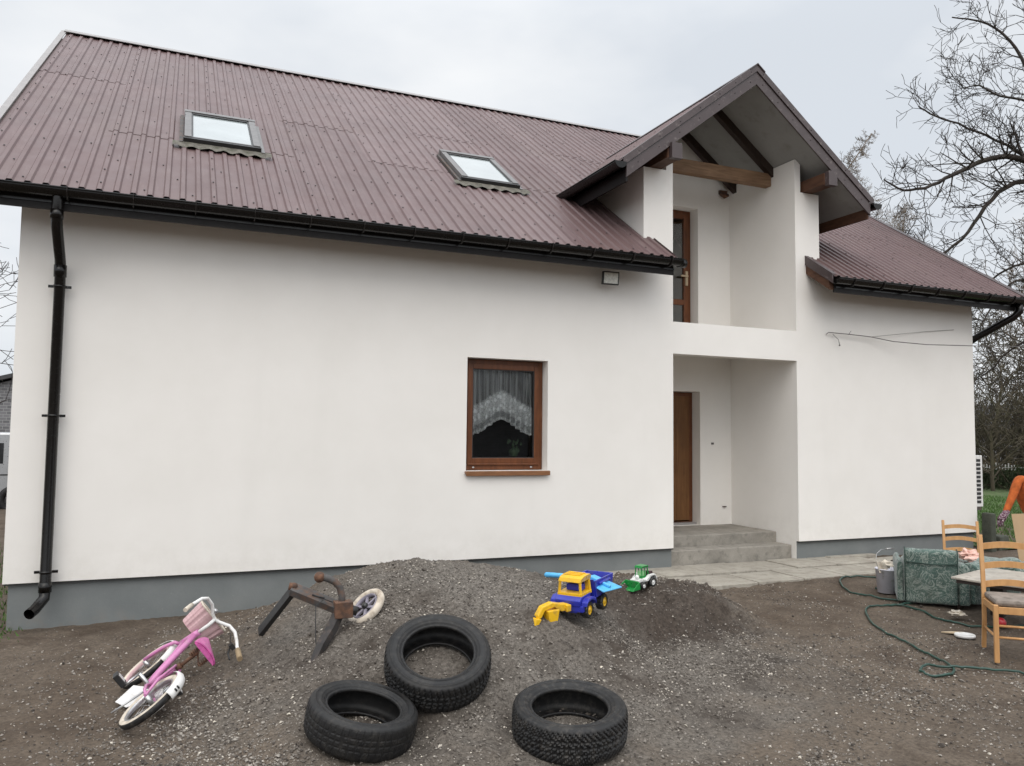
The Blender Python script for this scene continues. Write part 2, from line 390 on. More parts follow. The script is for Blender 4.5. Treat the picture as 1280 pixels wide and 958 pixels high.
PY2=[-5.0,-4.3,-3.5,-3.05,-2.85,-2.62,-2.2,-1.5,-1.0,-.55,-.2]
PZ2=[0,.03,.16,.28,.42,.90,1.06,1.0,.75,.3,0]
def heap_h(x,y):
    sh=.35*sst(2.2,3.6,x)
    w=sst(3.15,3.7,x)
    return smin_interp(x,HX,HZ)*((1-w)*smin_interp(y-sh*(y<-1.9)*np.clip((-1.9-y),0,1),PY,PZ)+w*(np.interp(y-.03,PY2,PZ2)+np.interp(y+.03,PY2,PZ2))/2)
def surf(x,y): return float(ground_z(x,y)+heap_h(x,y))
def hash2(ix,iy,seed):
    n=(ix.astype(np.int64)*374761393+iy.astype(np.int64)*668265263+seed*1442695041)&0x7fffffff
    n=((n^(n>>13))*1274126177)&0x7fffffff
    return ((n^(n>>16))&0xffff)/65535.0
def vnoise(x,y,seed=0):
    ix=np.floor(x);iy=np.floor(y);fx=x-ix;fy=y-iy;fx=fx*fx*(3-2*fx);fy=fy*fy*(3-2*fy)
    a=hash2(ix,iy,seed);b=hash2(ix+1,iy,seed);c=hash2(ix,iy+1,seed);d=hash2(ix+1,iy+1,seed)
    return (a*(1-fx)+b*fx)*(1-fy)+(c*(1-fx)+d*fx)*fy-.5
def fbm(x,y,sc,octs=5,gain=.5,seed=0):
    r=0;a=1
    for o in range(octs): r=r+a*vnoise(x*sc+o*17.3,y*sc+o*9.1,seed+o); sc*=2.03; a*=gain
    return r
def grid_mesh(name,xs,ys,zf,mat,parent=None):
    X,Y=np.meshgrid(xs,ys,indexing='ij'); Z=zf(X,Y)
    V=np.stack([X,Y,Z],-1).reshape(-1,3); nx,ny=len(xs),len(ys)
    i,j=np.meshgrid(np.arange(nx-1),np.arange(ny-1),indexing='ij'); a=(i*ny+j).ravel()
    F=np.stack([a,a+ny,a+ny+1,a+1],-1)
    return np_mesh(name,V,F,mat,parent)
def gz_detail(X,Y):
    near=np.clip(1-np.maximum(np.abs(X-4)-8,0)/8,0,1)*np.clip(1-np.maximum(np.abs(Y+3)-4,0)/4,0,1)
    ruts=.018*fbm(X*.35,Y*1.1,1.2,3,.5,5)
    return ground_z(X,Y)+near*(.036*fbm(X,Y,1.1,4,.5,1)+.020*fbm(X,Y,9,4,.62,9)+ruts)-.006
xs=np.concatenate([[-600,-300,-150,-80,-40,-25,-15,-10,-7,-5.5],np.arange(-4.5,9.5,.04),np.arange(9.6,14,.15),[14.5,15.5,17,20,25,30,36,45,60,90,160,300,600]])
ys=np.concatenate([[-600,-300,-100,-50,-25,-15,-10,-8,-7,-6.2],np.arange(-5.6,.12,.04),[.3,.8,1.5,2.5,4,6,9,13,18,24,32,45,70,120,250,600]])
g=grid_mesh('ground',xs,ys,gz_detail,M['ground']); tag(g,kind='structure')

TY=((1.575,-3.68,.445,-.14,-.56,1.02),(1.045,-3.94,.245,.16,-.16,.965),(2.175,-4.30,.215,-.05,-.13,1.03))
def heap_z(X,Y):
    h=heap_h(X,Y)
    msk=np.clip(h/.12,0,1)
    d=.085*fbm(X,Y,1.9,5,.52,21)+.030*fbm(X,Y,11,4,.68,31)
    # scarp on the right where spoil has been dug away, with a lighter wash below
    clod=(.045*fbm(X,Y,6,4,.6,61)+.05*np.abs(fbm(X,Y,3.1,3,.6,66)))*sst(3.1,3.7,X)*sst(-3.4,-2.8,Y)*np.clip(h/.2,0,1)
    ledge=.06*sst(.05,-.05,(Y+2.55)+.35*(X-4.2)+.25*vnoise(X*3,Y*3,77))*sst(3.0,3.6,X)*sst(.05,.2,h)
    rill=.03*np.abs(vnoise(X*5+Y*2,Y*1.3,55))*sst(.1,.4,h)
    z=ground_z(X,Y)+h+msk*d+clod-ledge-rill-.03*(1-sst(.0,.05,h))
    # the tyres have bedded themselves into the loose spoil
    for (cx,cy,cz,nx,ny,sc) in TY:
        nl=math.sqrt(nx*nx+ny*ny+1); zp=cz-.100*sc*nl-(nx*(X-cx)+ny*(Y-cy)); ds=np.sqrt((X-cx)**2+(Y-cy)**2)
        w=sst(.50,.34,ds); z=z*(1-w)+np.clip(z,zp-.02,zp+.012+.35*np.maximum(ds-.30,0))*w
    return z
heap=grid_mesh('gravel_heap',np.arange(-.7,5.5,.02),np.arange(-5.05,-.06,.02),heap_z,M['heap'])
tag(heap,'large heap of dark gravel and earth against the house wall, tyres and toys on it','gravel heap')
def sz(x,y):
    a=float(heap_z(np.array([x*1.0]),np.array([y*1.0]))[0]) if -.7<x<5.4 and -5<y<-.1 else -9
    return max(a,float(gz_detail(np.array([x*1.0]),np.array([y*1.0]))[0]))

# loose chips : irregular little octahedra scattered over heap and yard
def scatter(n,xr,yr,smin,smax,dens,seed):
    rs=np.random.RandomState(seed)
    x=rs.uniform(*xr,n); y=rs.uniform(*yr,n); keep=rs.rand(n)<dens(x,y); x=x[keep];y=y[keep]; n=len(x)
    inh=(x>-.7)&(x<5.45)&(y>-5.0)&(y<-.1)
    z=np.where(inh,np.maximum(heap_z(x,y),gz_detail(x,y)),gz_detail(x,y))
    s=smin*(smax/smin)**(rs.rand(n)**2.4)
    base=np.array([[1,0,0],[-1,0,0],[0,1,0],[0,-1,0],[0,0,1],[0,0,-1]],float)
    V=base[None]*s[:,None,None]*rs.uniform(.55,1.15,(n,6,1)); V[:,:,2]*=.7
    a=rs.uniform(0,2*PI,n); ca,sa=np.cos(a)[:,None],np.sin(a)[:,None]; X=V[:,:,0]*ca-V[:,:,1]*sa; Y=V[:,:,0]*sa+V[:,:,1]*ca
    tl=rs.uniform(-.6,.6,n)[:,None]; Zz=V[:,:,2]*np.cos(tl)+X*np.sin(tl); X=X*np.cos(tl)-V[:,:,2]*np.sin(tl)
    P=np.stack([X+x[:,None],Y+y[:,None],Zz+z[:,None]+s[:,None]*.25],-1).reshape(-1,3)
    f=np.array([[0,2,4],[2,1,4],[1,3,4],[3,0,4],[2,0,5],[1,2,5],[3,1,5],[0,3,5]])
    F=(f[None]+np.arange(n)[:,None,None]*6).reshape(-1,3)
    t=np.repeat(np.clip(rs.normal(.47,.29,n)+(rs.rand(n)<.012)*.6,0,.97+.03*(rs.rand(n)<.3)),6)
    return P,F,t
def dens(x,y):
    h=np.where((x>-.7)&(x<5.45),heap_h(x,y),0)
    pav=(x>4.9)&(x<8.6)&(y>-1.15)
    d=.30+.55*sst(.40,.62,.5+fbm(x,y,.9,4,.5,3))+.6*np.clip(h/.3,0,1)*sst(.30,.62,.5+fbm(x,y,1.7,4,.6,8))
    bare=sst(.52,.64,.5+fbm(x,y,1.5,3,.5,13))
    d=d*(1-.75*bare)
    dd=((x-2.4)*.42)**2+((y+3.6)*.75)**2+1.2*fbm(x,y,1.2,3,.5,17)
    d=d*(.30+.70*sst(1.3,.5,dd))
    soil=((x-4.05)*1.1)**2+((y+2.65)*1.6)**2+1.0*fbm(x,y,2.2,3,.5,19)
    d=d*(.35+.65*sst(.3,.9,soil))
    wash=((x>4.2)&(x<6.2)&(y<-3.0))*.12
    return np.clip(d+wash,0,1)*(~pav)*(~((x<0)&(y>-1.0)&(x>-3))*.7+.3)
P1,F1,t1=scatter(230000,(-2.2,6.4),(-5.4,-.3),.0045,.015,dens,1)
P2,F2,t2=scatter(60000,(-2.4,10.5),(-5.4,-.1),.005,.016,dens,2)
P3,F3,t3=scatter(1500,(-2.2,9.5),(-5.2,-.3),.013,.030,dens,3)
Pn=np.concatenate([P1,P2,P3]); Fn=np.concatenate([F1,F2+len(P1),F3+len(P1)+len(P2)]); tn=np.concatenate([t1,t2,t3])
gr=np_mesh('gravel',Pn,Fn,M['stone'],smooth=False,attr=tn); tag(gr,'loose grey stone chips strewn over the heap and the yard','gravel',kind='stuff')

# ------------------------------------------------------------------ house
house=empty('house',(5,0,0)); tag(house,'white rendered house with brown metal roof, recessed porch and gabled balcony','house')
HO=Vector((-5,0,0))
def part(mb,name,mat,parent=None,bevel=0):
    if parent is None:
        o=mb.build(name,mat,house,bevel); o.location=HO; return o
    return mb.build(name,mat,parent,bevel)
TH=.6817; Z0=4.375                      # main slope and its height over the facade
def grid_wall(mb,us,ws,hole,y0,y1):
    nu,nw=len(us)-1,len(ws)-1
    solid=lambda i,j: 0<=i<nu and 0<=j<nw and not hole((us[i]+us[i+1])/2,(ws[j]+ws[j+1])/2)
    for i in range(nu):
        for j in range(nw):
            if not solid(i,j): continue
            a,b,c,d=us[i],us[i+1],ws[j],ws[j+1]
            mb.add([(a,y0,c),(b,y0,c),(b,y0,d),(a,y0,d)],[(0,1,2,3)])
            mb.add([(a,y1,c),(b,y1,c),(b,y1,d),(a,y1,d)],[(3,2,1,0)])
            if not solid(i-1,j): mb.add([(a,y0,c),(a,y0,d),(a,y1,d),(a,y1,c)],[(0,1,2,3)])
            if not solid(i+1,j): mb.add([(b,y0,c),(b,y1,c),(b,y1,d),(b,y0,d)],[(0,1,2,3)])
            if not solid(i,j-1): mb.add([(a,y0,c),(a,y1,c),(b,y1,c),(b,y0,c)],[(0,1,2,3)])
            if not solid(i,j+1): mb.add([(a,y0,d),(b,y0,d),(b,y1,d),(a,y1,d)],[(0,1,2,3)])
XL,XR=-1.35,11.37
YB=11.0
DC=6.86; dsof=lambda x: 6.69-.17-.767*abs(x-DC)
w=MB()
grid_wall(w,[XL,3.07,4.085,5.41],[.455,1.44,2.73,4.335],lambda u,v:3.07<u<4.085 and 1.44<v<2.73,0,.3)
grid_wall(w,[8.30,XR],[.455,4.335],lambda u,v:False,0,.3)
# porch side walls / columns
for a,b,fa,fb in ((5.41,5.85,5.75,5.85),(7.87,8.30,7.87,7.97)):
    w.box(a,b,0,1.41,.455,5.28); w.box(fa,fb,0,1.41,5.28,dsof((fa if a>6 else fb)) -.01 if a>6 else dsof(fa)-.01)
w.box(7.87,7.99,.05,1.41,.1,.455); w.box(5.73,5.85,.05,1.41,.1,.455)
# outer dormer cheeks
for a,b in ((5.41,5.60),(8.11,8.30)): w.box(a,b,1.41,2.6,4.9,5.40)
# balcony slab with downstand
w.box(5.85,7.87,0,.16,2.91,3.32); w.box(5.85,7.87,.16,1.41,3.05,3.26)
# back wall of the recess, with two door openings
for s0,s1,o0,o1,dx0,dx1 in ((.40,3.05,.545,2.53,6.29,7.30),(3.26,5.60,3.40,5.33,6.27,7.275)):
    grid_wall(w,[5.85,dx0,dx1,7.87],[s0,o0,o1,s1],lambda u,v,dx0=dx0,dx1=dx1,o0=o0,o1=o1:dx0<u<dx1 and o0<v<o1,1.41,1.66)
w.prism([(5.85,1.41,5.60),(7.87,1.41,5.60),(7.87,1.41,dsof(7.87)-.01),(DC,1.41,dsof(DC)-.01),(5.85,1.41,dsof(5.85)-.01)],(0,.25,0))
# end gables and rear wall
for a,b in ((XL,XL+.3),(XR-.3,XR)):
    zt=lambda y:(Z0+TH*y-.05) if y<=5.5 else (Z0+TH*(11-y)-.05)
    w.prism([(a,.3,.455),(a,YB,.455),(a,YB,zt(YB)),(a,5.5,zt(5.5)),(a,.3,zt(.3))],(b-a,0,0))
w.box(XL+.3,XR-.3,YB-.3,YB,.455,4.33)
wall=part(w,'wall',M['plaster'])
pl=MB(); pl.box(XL+.04,5.849,.045,.3,-.2,.455); pl.box(7.873,XR-.04,.045,.3,-.2,.455)
pl.box(XL+.04,XL+.3,.3,YB,-.2,.455); pl.box(XR-.3,XR-.04,.3,YB,-.2,.455)
part(pl,'plinth',M['plinth'])
dr=MB(); dr.box(XL+.01,5.849,.004,.05,.440,.4545); dr.box(7.88,XR-.01,.004,.05,.440,.4545)
part(dr,'drip_strip',M['skydark'])
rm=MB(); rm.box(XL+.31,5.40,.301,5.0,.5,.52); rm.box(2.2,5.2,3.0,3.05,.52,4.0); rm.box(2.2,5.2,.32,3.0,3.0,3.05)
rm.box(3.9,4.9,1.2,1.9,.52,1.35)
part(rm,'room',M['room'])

# --- corrugated sheets
def sheets(mb,O,A,B,N,i0,i1,v0,V,pitch=.14,rib=.019,seed=0,screws=True,seam_sets=None):
    O,A,B,N=map(Vector,(O,A,B,N)); rs=random.Random(seed)
    prof=[(0,0),(.042,0),(.056,1),(.092,1),(.106,0)]
    i=i0; pn=0
    while i<i1:
        k=min(7-(i%7) if i%7 else 7,i1-i)
        if seam_sets: seams=list(seam_sets[pn%len(seam_sets)])
        else: seams=[V*rs.uniform(.52,.66)]
        seams=[s for s in seams if v0+.1<s<V-.1]
        bounds=[v0]+seams+[V]; mi=rs.choice([0,0,1,2])
        wob=[rs.uniform(-.006,.006) for _ in range(400)]
        for c in range(len(bounds)-1):
            va,vb=bounds[c],bounds[c+1]; up=.0045 if c>0 else 0
            if c<len(bounds)-2: vb+=.06
            if rs.random()<.5: mi=rs.choice([0,0,1,2])
            pts=[]
            for r in range(k):
                for (s,h) in prof: pts.append(((i+r)*pitch+s,h*rib))
            pts.append(((i+k)*pitch,0)); pts.append(((i+k)*pitch+.03,0.001))
            nv=8; vs=[]
            for q,(s,h) in enumerate(pts):
                for t in range(nv+1):
                    v=va+(vb-va)*t/nv
                    if t==0 and c>0: v+=wob[(q*7+c*31)%400]*1.4
                    lift=up*(1-t/nv)**2+(.0015 if pn%2 else 0)
                    vs.append(O+A*s+B*v+N*(h+lift))
            fs=[(q*(nv+1)+t,(q+1)*(nv+1)+t,(q+1)*(nv+1)+t+1,q*(nv+1)+t+1) for q in range(len(pts)-1) for t in range(nv)]
            mb.add(vs,fs,mi)
            # turned lower lip so the sheet end has a thickness
            if 1:
                n=len(pts); lip=[]
                for q in range(n): lip.append(Vector(vs[q*(nv+1)])); 
                lip2=[p-N*(.006 if c==0 else .003) for p in lip]
                mb.add(lip+lip2,[(q,q+1,n+q+1,n+q) for q in range(n-1)],3)
        if screws:
            for r in range(k):
                for row in range(int((V-v0)/.42)+1):
                    v=v0+.16+row*.42+rs.uniform(-.04,.04)
                    if v>V: continue
                    side=(r==0); 
                    if not side and (r+row)%3: continue
                    s=(i+r)*pitch+(.074 if side else .02); hh=rib if side else 0
                    c=O+A*s+B*v+N*(hh+.004); a=A*.0072;b=B*.0072
                    q=[c-a-b,c+a-b,c+a+b,c-a+b]; mb.add(q+[p+N*.006 for p in q],[(4,5,6,7),(0,1,5,4),(1,2,6,5),(2,3,7,6),(3,0,4,7)],3)
        i+=k; pn+=1
cs=math.cos(math.atan(TH)); sn=math.sin(math.atan(TH))
y_e=-.5; O=(-1.73,y_e,Z0+TH*y_e-.019); Bv=(0,cs,sn); Nv=(0,-sn,cs); Vt=6.0/cs
seamsets=[(4.35,),(4.25,2.0),(3.95,2.02),(3.7,),(4.3,2.3),(4.2,),(4.1,2.05),(3.6,2.1),(3.95,),(4.4,2.2)]
rf=MB()
sheets(rf,O,(1,0,0),Bv,Nv,0,52,0,Vt,seed=3,seam_sets=seamsets)
sheets(rf,O,(1,0,0),Bv,Nv,52,70,(1.65+.5)/cs,Vt,seed=4,seam_sets=seamsets)
sheets(rf,O,(1,0,0),Bv,Nv,70,97,0,Vt,seed=5,seam_sets=seamsets)
# rear slope
rf.add([(-1.73,5.5,8.105),(11.85,5.5,8.105),(11.85,11.5,8.105-6*TH),(-1.73,11.5,8.105-6*TH)],[(0,1,2,3)],0)
# underside lining just below the sheets
for a,b,ya in ((-1.70,5.54,-.44),(8.10,11.82,-.44)):
    rf.add([(a,ya,Z0+TH*ya-.05),(b,ya,Z0+TH*ya-.05),(b,5.48,Z0+TH*5.48-.05),(a,5.48,Z0+TH*5.48-.05)],[(3,2,1,0)],3)
rf.add([(-1.70,5.5,8.05),(11.82,5.5,8.05),(11.82,11.45,8.05-6*TH),(-1.70,11.45,8.05-6*TH)],[(3,2,1,0)],3)
roof=part(rf,'roof',[M['roofA'],M['roofB'],M['roofC'],M['screw']])
# ridge cap, verge trims
rc=MB()
for sg in (-1,1):
    rc.prism([(-1.76,5.5,8.158),(-1.76,5.5,8.150),(-1.76,5.5+sg*.15,8.158-.15*TH),(-1.76,5.5+sg*.15,8.166-.15*TH)],(13.64,0,0))
part(rc,'ridge_cap',M['cap'],roof)
def slope_box(mb,x0,x1,ya,yb,h0,h1,m=0):
    za=Z0+TH*ya; zb=Z0+TH*yb
    mb.prism([(x0,ya,za+h0),(x0,yb,zb+h0),(x0,yb,zb+h1),(x0,ya,za+h1)],(x1-x0,0,0),m)
vt=MB(); slope_box(vt,-1.80,-1.73,-.52,5.45,.008,.022); slope_box(vt,-1.80,-1.785,-.52,5.45,-.16,.008)
part(vt,'verge_trim',M['cap'],roof)
vt=MB(); slope_box(vt,11.80,11.93,-.52,5.45,.006,.020); slope_box(vt,11.915,11.93,-.52,5.45,-.16,.006)
part(vt,'verge_trim',M['trim'],roof)
vt=MB(); slope_box(vt,8.035,8.10,-.50,.02,.004,.016); slope_box(vt,8.035,8.05,-.50,-.002,-.115,.004)
part(vt,'verge_trim',M['trim'],roof)
vt=MB(); slope_box(vt,8.053,8.13,-.42,-.002,-.24,-.118)
part(vt,'rafter_end',M['redwood'],roof)
vt=MB(); slope_box(vt,5.555,5.565,-.50,-.01,-.06,.002)
part(vt,'verge_trim',M['trim'],roof)
# eaves box: fascia and soffit (dark boards)
eb=MB()
for a,b in ((-1.70,5.56),(8.13,11.82)):
    eb.box(a,b,-.435,-.41,3.815,4.02); eb.prism([(a,-.41,3.915),(a,-.002,4.193),(a,-.002,4.213),(a,-.41,3.935)],(b-a,0,0))
    for e in (a,b-.02): eb.prism([(e,-.41,3.936),(e,-.003,4.215),(e,-.003,4.30),(e,-.41,4.03)],(.02,0,0))
part(eb,'eaves_board',M['fascia'])
# gutters
def gutter(x0,x1,y,z,r=.076,axis='x'):
    mb=MB(); pr=[]
    for k in range(13): a=PI+PI*k/12; pr.append((r*math.cos(a),r*math.sin(a)))
    for k in range(13): a=2*PI-PI*k/12; pr.append(((r-.005)*math.cos(a),(r-.005)*math.sin(a)))
    if axis=='x': mb.prism([(x0,y+p,z+q) for p,q in pr],(x1-x0,0,0))
    else: mb.prism([(y+p,x0,z+q) for p,q in pr],(0,x1-x0,0))
    lip=[(x0,y-r,z),(x1,y-r,z)] if axis=='x' else [(y-r,x0,z),(y-r,x1,z)]
    mb.tube(lip,.009,6)
    for e in (x0,x1):
        disc=[]
        for k in range(13): a=PI+PI*k/12; disc.append((r*1.06*math.cos(a),r*1.06*math.sin(a)))
        d=.012
        if axis=='x': mb.prism([(e-d/2,y+p,z+q) for p,q in disc],(d,0,0))
        else: mb.prism([(y+p,e-d/2,z+q) for p,q in disc],(0,d,0))
    return mb
def brackets(par,x0,x1,y,z,r=.076,step=.53):
    x=x0
    while x<x1:
        mb=MB(); pts=[(x,y-r-.006,z+.012)]
        for k in range(9): a=PI+PI*k/8; pts.append((x,y+(r+.006)*math.cos(a),z+(r+.006)*math.sin(a)))
        pts.append((x,y+.07,z-.07))
        for i in range(len(pts)-1): mb.bar(pts[i],pts[i+1],.028,.008,up=(1,0,0))
        part(mb,'bracket',M['bracket'],par); x+=step
gm=gutter(-1.80,5.60,-.513,3.985); gut=part(gm,'gutter',M['gutter']); brackets(gut,-1.45,5.5,-.513,3.985)
rl=MB(); rl.box(-1.72,5.56,-.447,-.437,3.875,3.895); part(rl,'rail',M['gutter'],gut)
ol=MB(); ol.tube([(5.58,-.50,3.955),(5.68,-.50,3.955)],.055,14); part(ol,'outlet',M['gutter'],gut)
gm=gutter(8.08,11.98,-.513,3.985); gut2=part(gm,'gutter',M['gutter']); brackets(gut2,8.35,11.9,-.513,3.985)
rl=MB(); rl.box(8.15,11.8,-.447,-.437,3.875,3.895); part(rl,'rail',M['gutter'],gut2)
# downpipes
dp=MB(); dp.tube([(-1.0,-.50,3.93),(-1.0,-.50,3.74),(-1.0,-.46,3.66),(-1.0,-.14,3.42),(-1.0,-.095,3.34),(-1.0,-.095,.40),(-1.0,-.12,.33),(-1.06,-.22,.25),(-1.09,-.29,.23)],.047,16,cap=False)
dp.tube([(-1.09,-.29,.23),(-1.06,-.22,.25)],.042,16,cap=False)
pipe=part(dp,'downpipe',M['gutter'])
for a,b in (((-1,-.5,3.80),(-1,-.5,3.72)),((-1,-.11,3.38),(-1,-.095,3.27)),((-1,-.095,.47),(-1,-.097,.38))):
    mb=MB(); mb.tube([a,b],.054,16); part(mb,'pipe_socket',M['gutter'],pipe)
for z in (3.18,1.98,.56):
    mb=MB(); mb.tube([(-1,-.095,z-.012),(-1,-.095,z+.012)],.053,16); mb.box(-1.095,-.905,-.085,-.065,z-.012,z+.012); mb.tube([(-1,-.05,z),(-1,.0,z)],.006,6); part(mb,'pipe_clip',M['gutter'],pipe)
dp=MB(); dp.tube([(11.75,-.50,3.92),(11.75,-.50,3.80),(11.72,-.42,3.72),(11.50,.10,3.42),(11.46,.2,3.30),(11.46,.2,.4)],.053,14)
part(dp,'downpipe',M['gutter'])
# skylights
def skylight(X0,X1,y0,y1):
    A=Vector((1,0,0)); B=Vector(Bv); N=Vector(Nv)
    cx=(X0+X1)/2; cy=(y0+y1)/2; c=Vector((cx,cy,Z0+TH*cy)); hw=(X1-X0)/2; hl=(y1-y0)/2/cs
    P=lambda a,b,n:c+A*a+B*b+N*n
    def bx(mb,a0,a1,b0,b1,n0,n1,m=0):
        vs=[P(a,b,n) for a in(a0,a1) for b in(b0,b1) for n in(n0,n1)]
        mb.add(vs,[(0,1,3,2),(4,6,7,5),(0,4,5,1),(2,3,7,6),(0,2,6,4),(1,5,7,3)],m)
    fr=MB(); t=.075
    bx(fr,-hw,-hw+t,-hl+.04,hl,-.02,.085); bx(fr,hw-t,hw,-hl+.04,hl,-.02,.085)
    bx(fr,-hw-.005,hw+.005,hl-t+.02,hl+.03,-.02,.092)
    for s in (-1,1): bx(fr,s*hw-.012 if s>0 else -hw-.0,s*hw+.0 if s>0 else -hw+.012,hl-.22,hl-.215,.085,.089)
    f=part(fr,'skylight',M['skyframe'],bevel=.004)
    d=MB(); bx(d,-hw-.01,hw+.01,-hl-.01,-hl+.04,-.02,.075); bx(d,-hw+t,-hw+t+.018,-hl+.04,hl-t,.0,.078); bx(d,hw-t-.018,hw-t,-hl+.04,hl-t,.0,.078)
    bx(d,-hw+t+.018,hw-t-.018,hl-t-.035,hl-t+.02,.0,.080)
    part(d,'gasket',M['skydark'],f).location=(0,0,0)
    s_=MB(); bx(s_,-hw+t+.018,hw-t-.018,-hl+.04,-hl+.065,.0,.079); part(s_,'sash_rail',M['skyframe'],f)
    g=MB(); bx(g,-hw+t+.018,hw-t-.018,-hl+.065,hl-t-.035,.02,.066); part(g,'pane',M['sky_pane'],f)
    # flashing: pleated apron below and side gutters
    ap=MB(); n=44; top=[];mid=[];bot=[]
    for i in range(n+1):
        a=-hw-.12+(2*hw+.24)*i/n; wv=.010*math.sin(i*.9)+random.uniform(-.003,.003)
        top.append(P(a,-hl-.005,.030)); mid.append(P(a,-hl-.07,.027+wv)); bot.append(P(a,-hl-.145-.02*abs(math.sin(i*.45)),.018+wv*1.1))
    ap.add(top+mid+bot,[(i,i+1,n+2+i,n+1+i) for i in range(n)]+[(n+1+i,n+2+i,2*n+3+i,2*n+2+i) for i in range(n)])
    part(ap,'apron',M['lead'],f)
    for s in (-1,1):
        sd=MB(); bx(sd,min(s*(hw+.012),s*(hw+.05)),max(s*(hw+.012),s*(hw+.05)),-hl-.03,hl-.05,.0,.035); part(sd,'side_flashing',M['skyframe'] if s>0 else M['rustgrey'],f)
    return f
skylight(.02,.84,1.03,2.02); skylight(3.33,4.13,1.05,2.03)
# --- dormer roof
DS=.767; dcs=math.cos(math.atan(DS)); dsn=math.sin(math.atan(DS)); W2=1.99
dr_=MB(); zr=6.675
for sg in (-1,1):
    Od=(DC+sg*W2,-.40,zr-DS*W2); Bd=(-sg*dcs,0,dsn); Nd=(sg*dsn,0,dcs)
    sheets(dr_,Od,(0,1,0),Bd,Nd,0,29,0,W2/dcs,seed=9+sg,screws=True,seam_sets=[(9,)])
    dr_.add([(DC,-.38,zr-.035),(DC,3.6,zr-.035),(DC+sg*W2,3.6,zr-.035-DS*W2),(DC+sg*W2,-.38,zr-.035-DS*W2)],[(0,1,2,3)],3)
dorm=part(dr_,'dormer_roof',[M['roofA'],M['roofB'],M['roofC'],M['screw']])
def vboard(y0,y1,zt,zb,ex,mat,name,par,sgs=(-1,1),scr=None):
    mb=MB()
    for sg in sgs:
        X=DC+sg*ex
        mb.prism([(DC,y0,zr+zt),(X,y0,zr+zt-DS*ex),(X,y0,zr+zb-DS*ex),(DC,y0,zr+zb)],(0,y1-y0,0))
    if scr is not None:
        for sg in sgs:
            for t in (.1,.35,.6,.9,1.2,1.5,1.8): mb.ball((DC+sg*t,y0-.001,zr+scr-DS*t),.0075,m=1,seg=6,rings=4)
    return part(mb,name,[mat,M['screw']],par)
vboard(-.445,-.432,.045,-.055,W2+.02,M['trim'],'verge_flashing',dorm,scr=-.01)
vboard(-.44,-.33,.046,.032,W2+.02,M['trim'],'verge_flashing',dorm)
vboard(-.428,-.405,-.060,-.225,W2-.03,M['trim'],'barge_board',dorm,scr=-.14)
rc=MB()
for sg in (-1,1): rc.prism([(DC,-.46,zr+.048),(DC,-.46,zr+.034),(DC+sg*.12,-.46,zr+.034-.12*DS),(DC+sg*.12,-.46,zr+.048-.12*DS)],(0,3.9,0))
part(rc,'ridge_cap',M['trim'],dorm)
# soffit, rafters, purlins, tie beam
so=MB()
for sg in (-1,1):
    e=1.93
    so.prism([(DC,-.40,zr-.15),(DC+sg*e,-.40,zr-.15-DS*e),(DC+sg*e,-.40,zr-.132-DS*e),(DC,-.40,zr-.132)],(0,3.2,0))
part(so,'soffit',M['soffit'],dorm)
for y in (.42,1.24):
    for sg in (-1,1):
        mb=MB(); e0,e1=.0,1.02
        mb.prism([(DC+sg*e0,y,zr-.152-DS*e0),(DC+sg*e1,y,zr-.152-DS*e1),(DC+sg*e1,y,zr-.29-DS*e1),(DC+sg*e0,y,zr-.29-DS*e0)],(0,.085,0))
        part(mb,'rafter',M['darkwood'],dorm)
mb=MB(); mb.box(5.76,7.86,.46,.58,5.485,5.665); part(mb,'tie_beam',M['beam'])
for a,b in ((5.50,5.68),(8.01,8.19)):
    mb=MB(); mb.box(a,b,-.40,1.4,5.285,5.44); p_=part(mb,'purlin',M['redwood'])
    mb=MB(); mb.box(a+.02,b-.01,-.47,-.40,5.265,5.46); part(mb,'purlin_cap',M['trim'],p_)
for sg in (-1,1):
    mb=MB(); x=DC+sg*1.93; mb.box(min(x,x+sg*.025),max(x,x+sg*.025),-.40,1.25,4.90,5.06); part(mb,'eaves_board',M['redwood'] if sg>0 else M['fascia'],dorm)
    g_=gutter(-.46,1.15,DC+sg*2.06,zr-DS*W2-.035,axis='y'); part(g_,'gutter',M['gutter'],dorm)
mb=MB(); mb.tube([(7.66,1.36,5.60),(7.74,1.36,5.57),(7.80,1.36,5.59)],[.03,.04,.028],10); mb.box(7.66,7.80,1.37,1.409,5.60,5.66); part(mb,'wall_bracket',M['rust'])
# doors and window joinery
def boxf(mb,x0,x1,z0,z1,t,y0,y1):   # a frame ring
    mb.box(x0,x0+t,y0,y1,z0,z1); mb.box(x1-t,x1,y0,y1,z0,z1); mb.box(x0+t,x1-t,y0,y1,z0,z0+t); mb.box(x0+t,x1-t,y0,y1,z1-t,z1)
mb=MB(); boxf(mb,3.075,4.08,1.445,2.725,.055,.140,.20); win=part(mb,'window',M['frame'],bevel=.004)
mb=MB(); boxf(mb,3.125,4.03,1.52,2.675,.062,.122,.18); mb.box(3.13,4.03,.116,.14,1.50,1.522); part(mb,'sash',M['frame'],win,bevel=.006)
mb=MB(); boxf(mb,3.186,3.969,1.581,2.614,.010,.130,.150); part(mb,'glazing_bead',M['skydark'],win)
mb=MB(); mb.box(3.19,3.965,.150,.156,1.585,2.61); part(mb,'pane',M['glass'],win)
mb=MB(); mb.box(3.055,4.10,-.05,.118,1.405,1.438); mb.box(3.055,4.10,-.055,-.045,1.385,1.436); part(mb,'sill',M['sill'],win,bevel=.004)
for x in (3.2,3.93):
    mb=MB(); mb.ball((x,.118,1.475),.010,sx=1.6); part(mb,'weep_cap',M['metal'],win)
mb=MB(); mb.ball((3.80,.34,1.64),.06,seg=8,rings=6); 
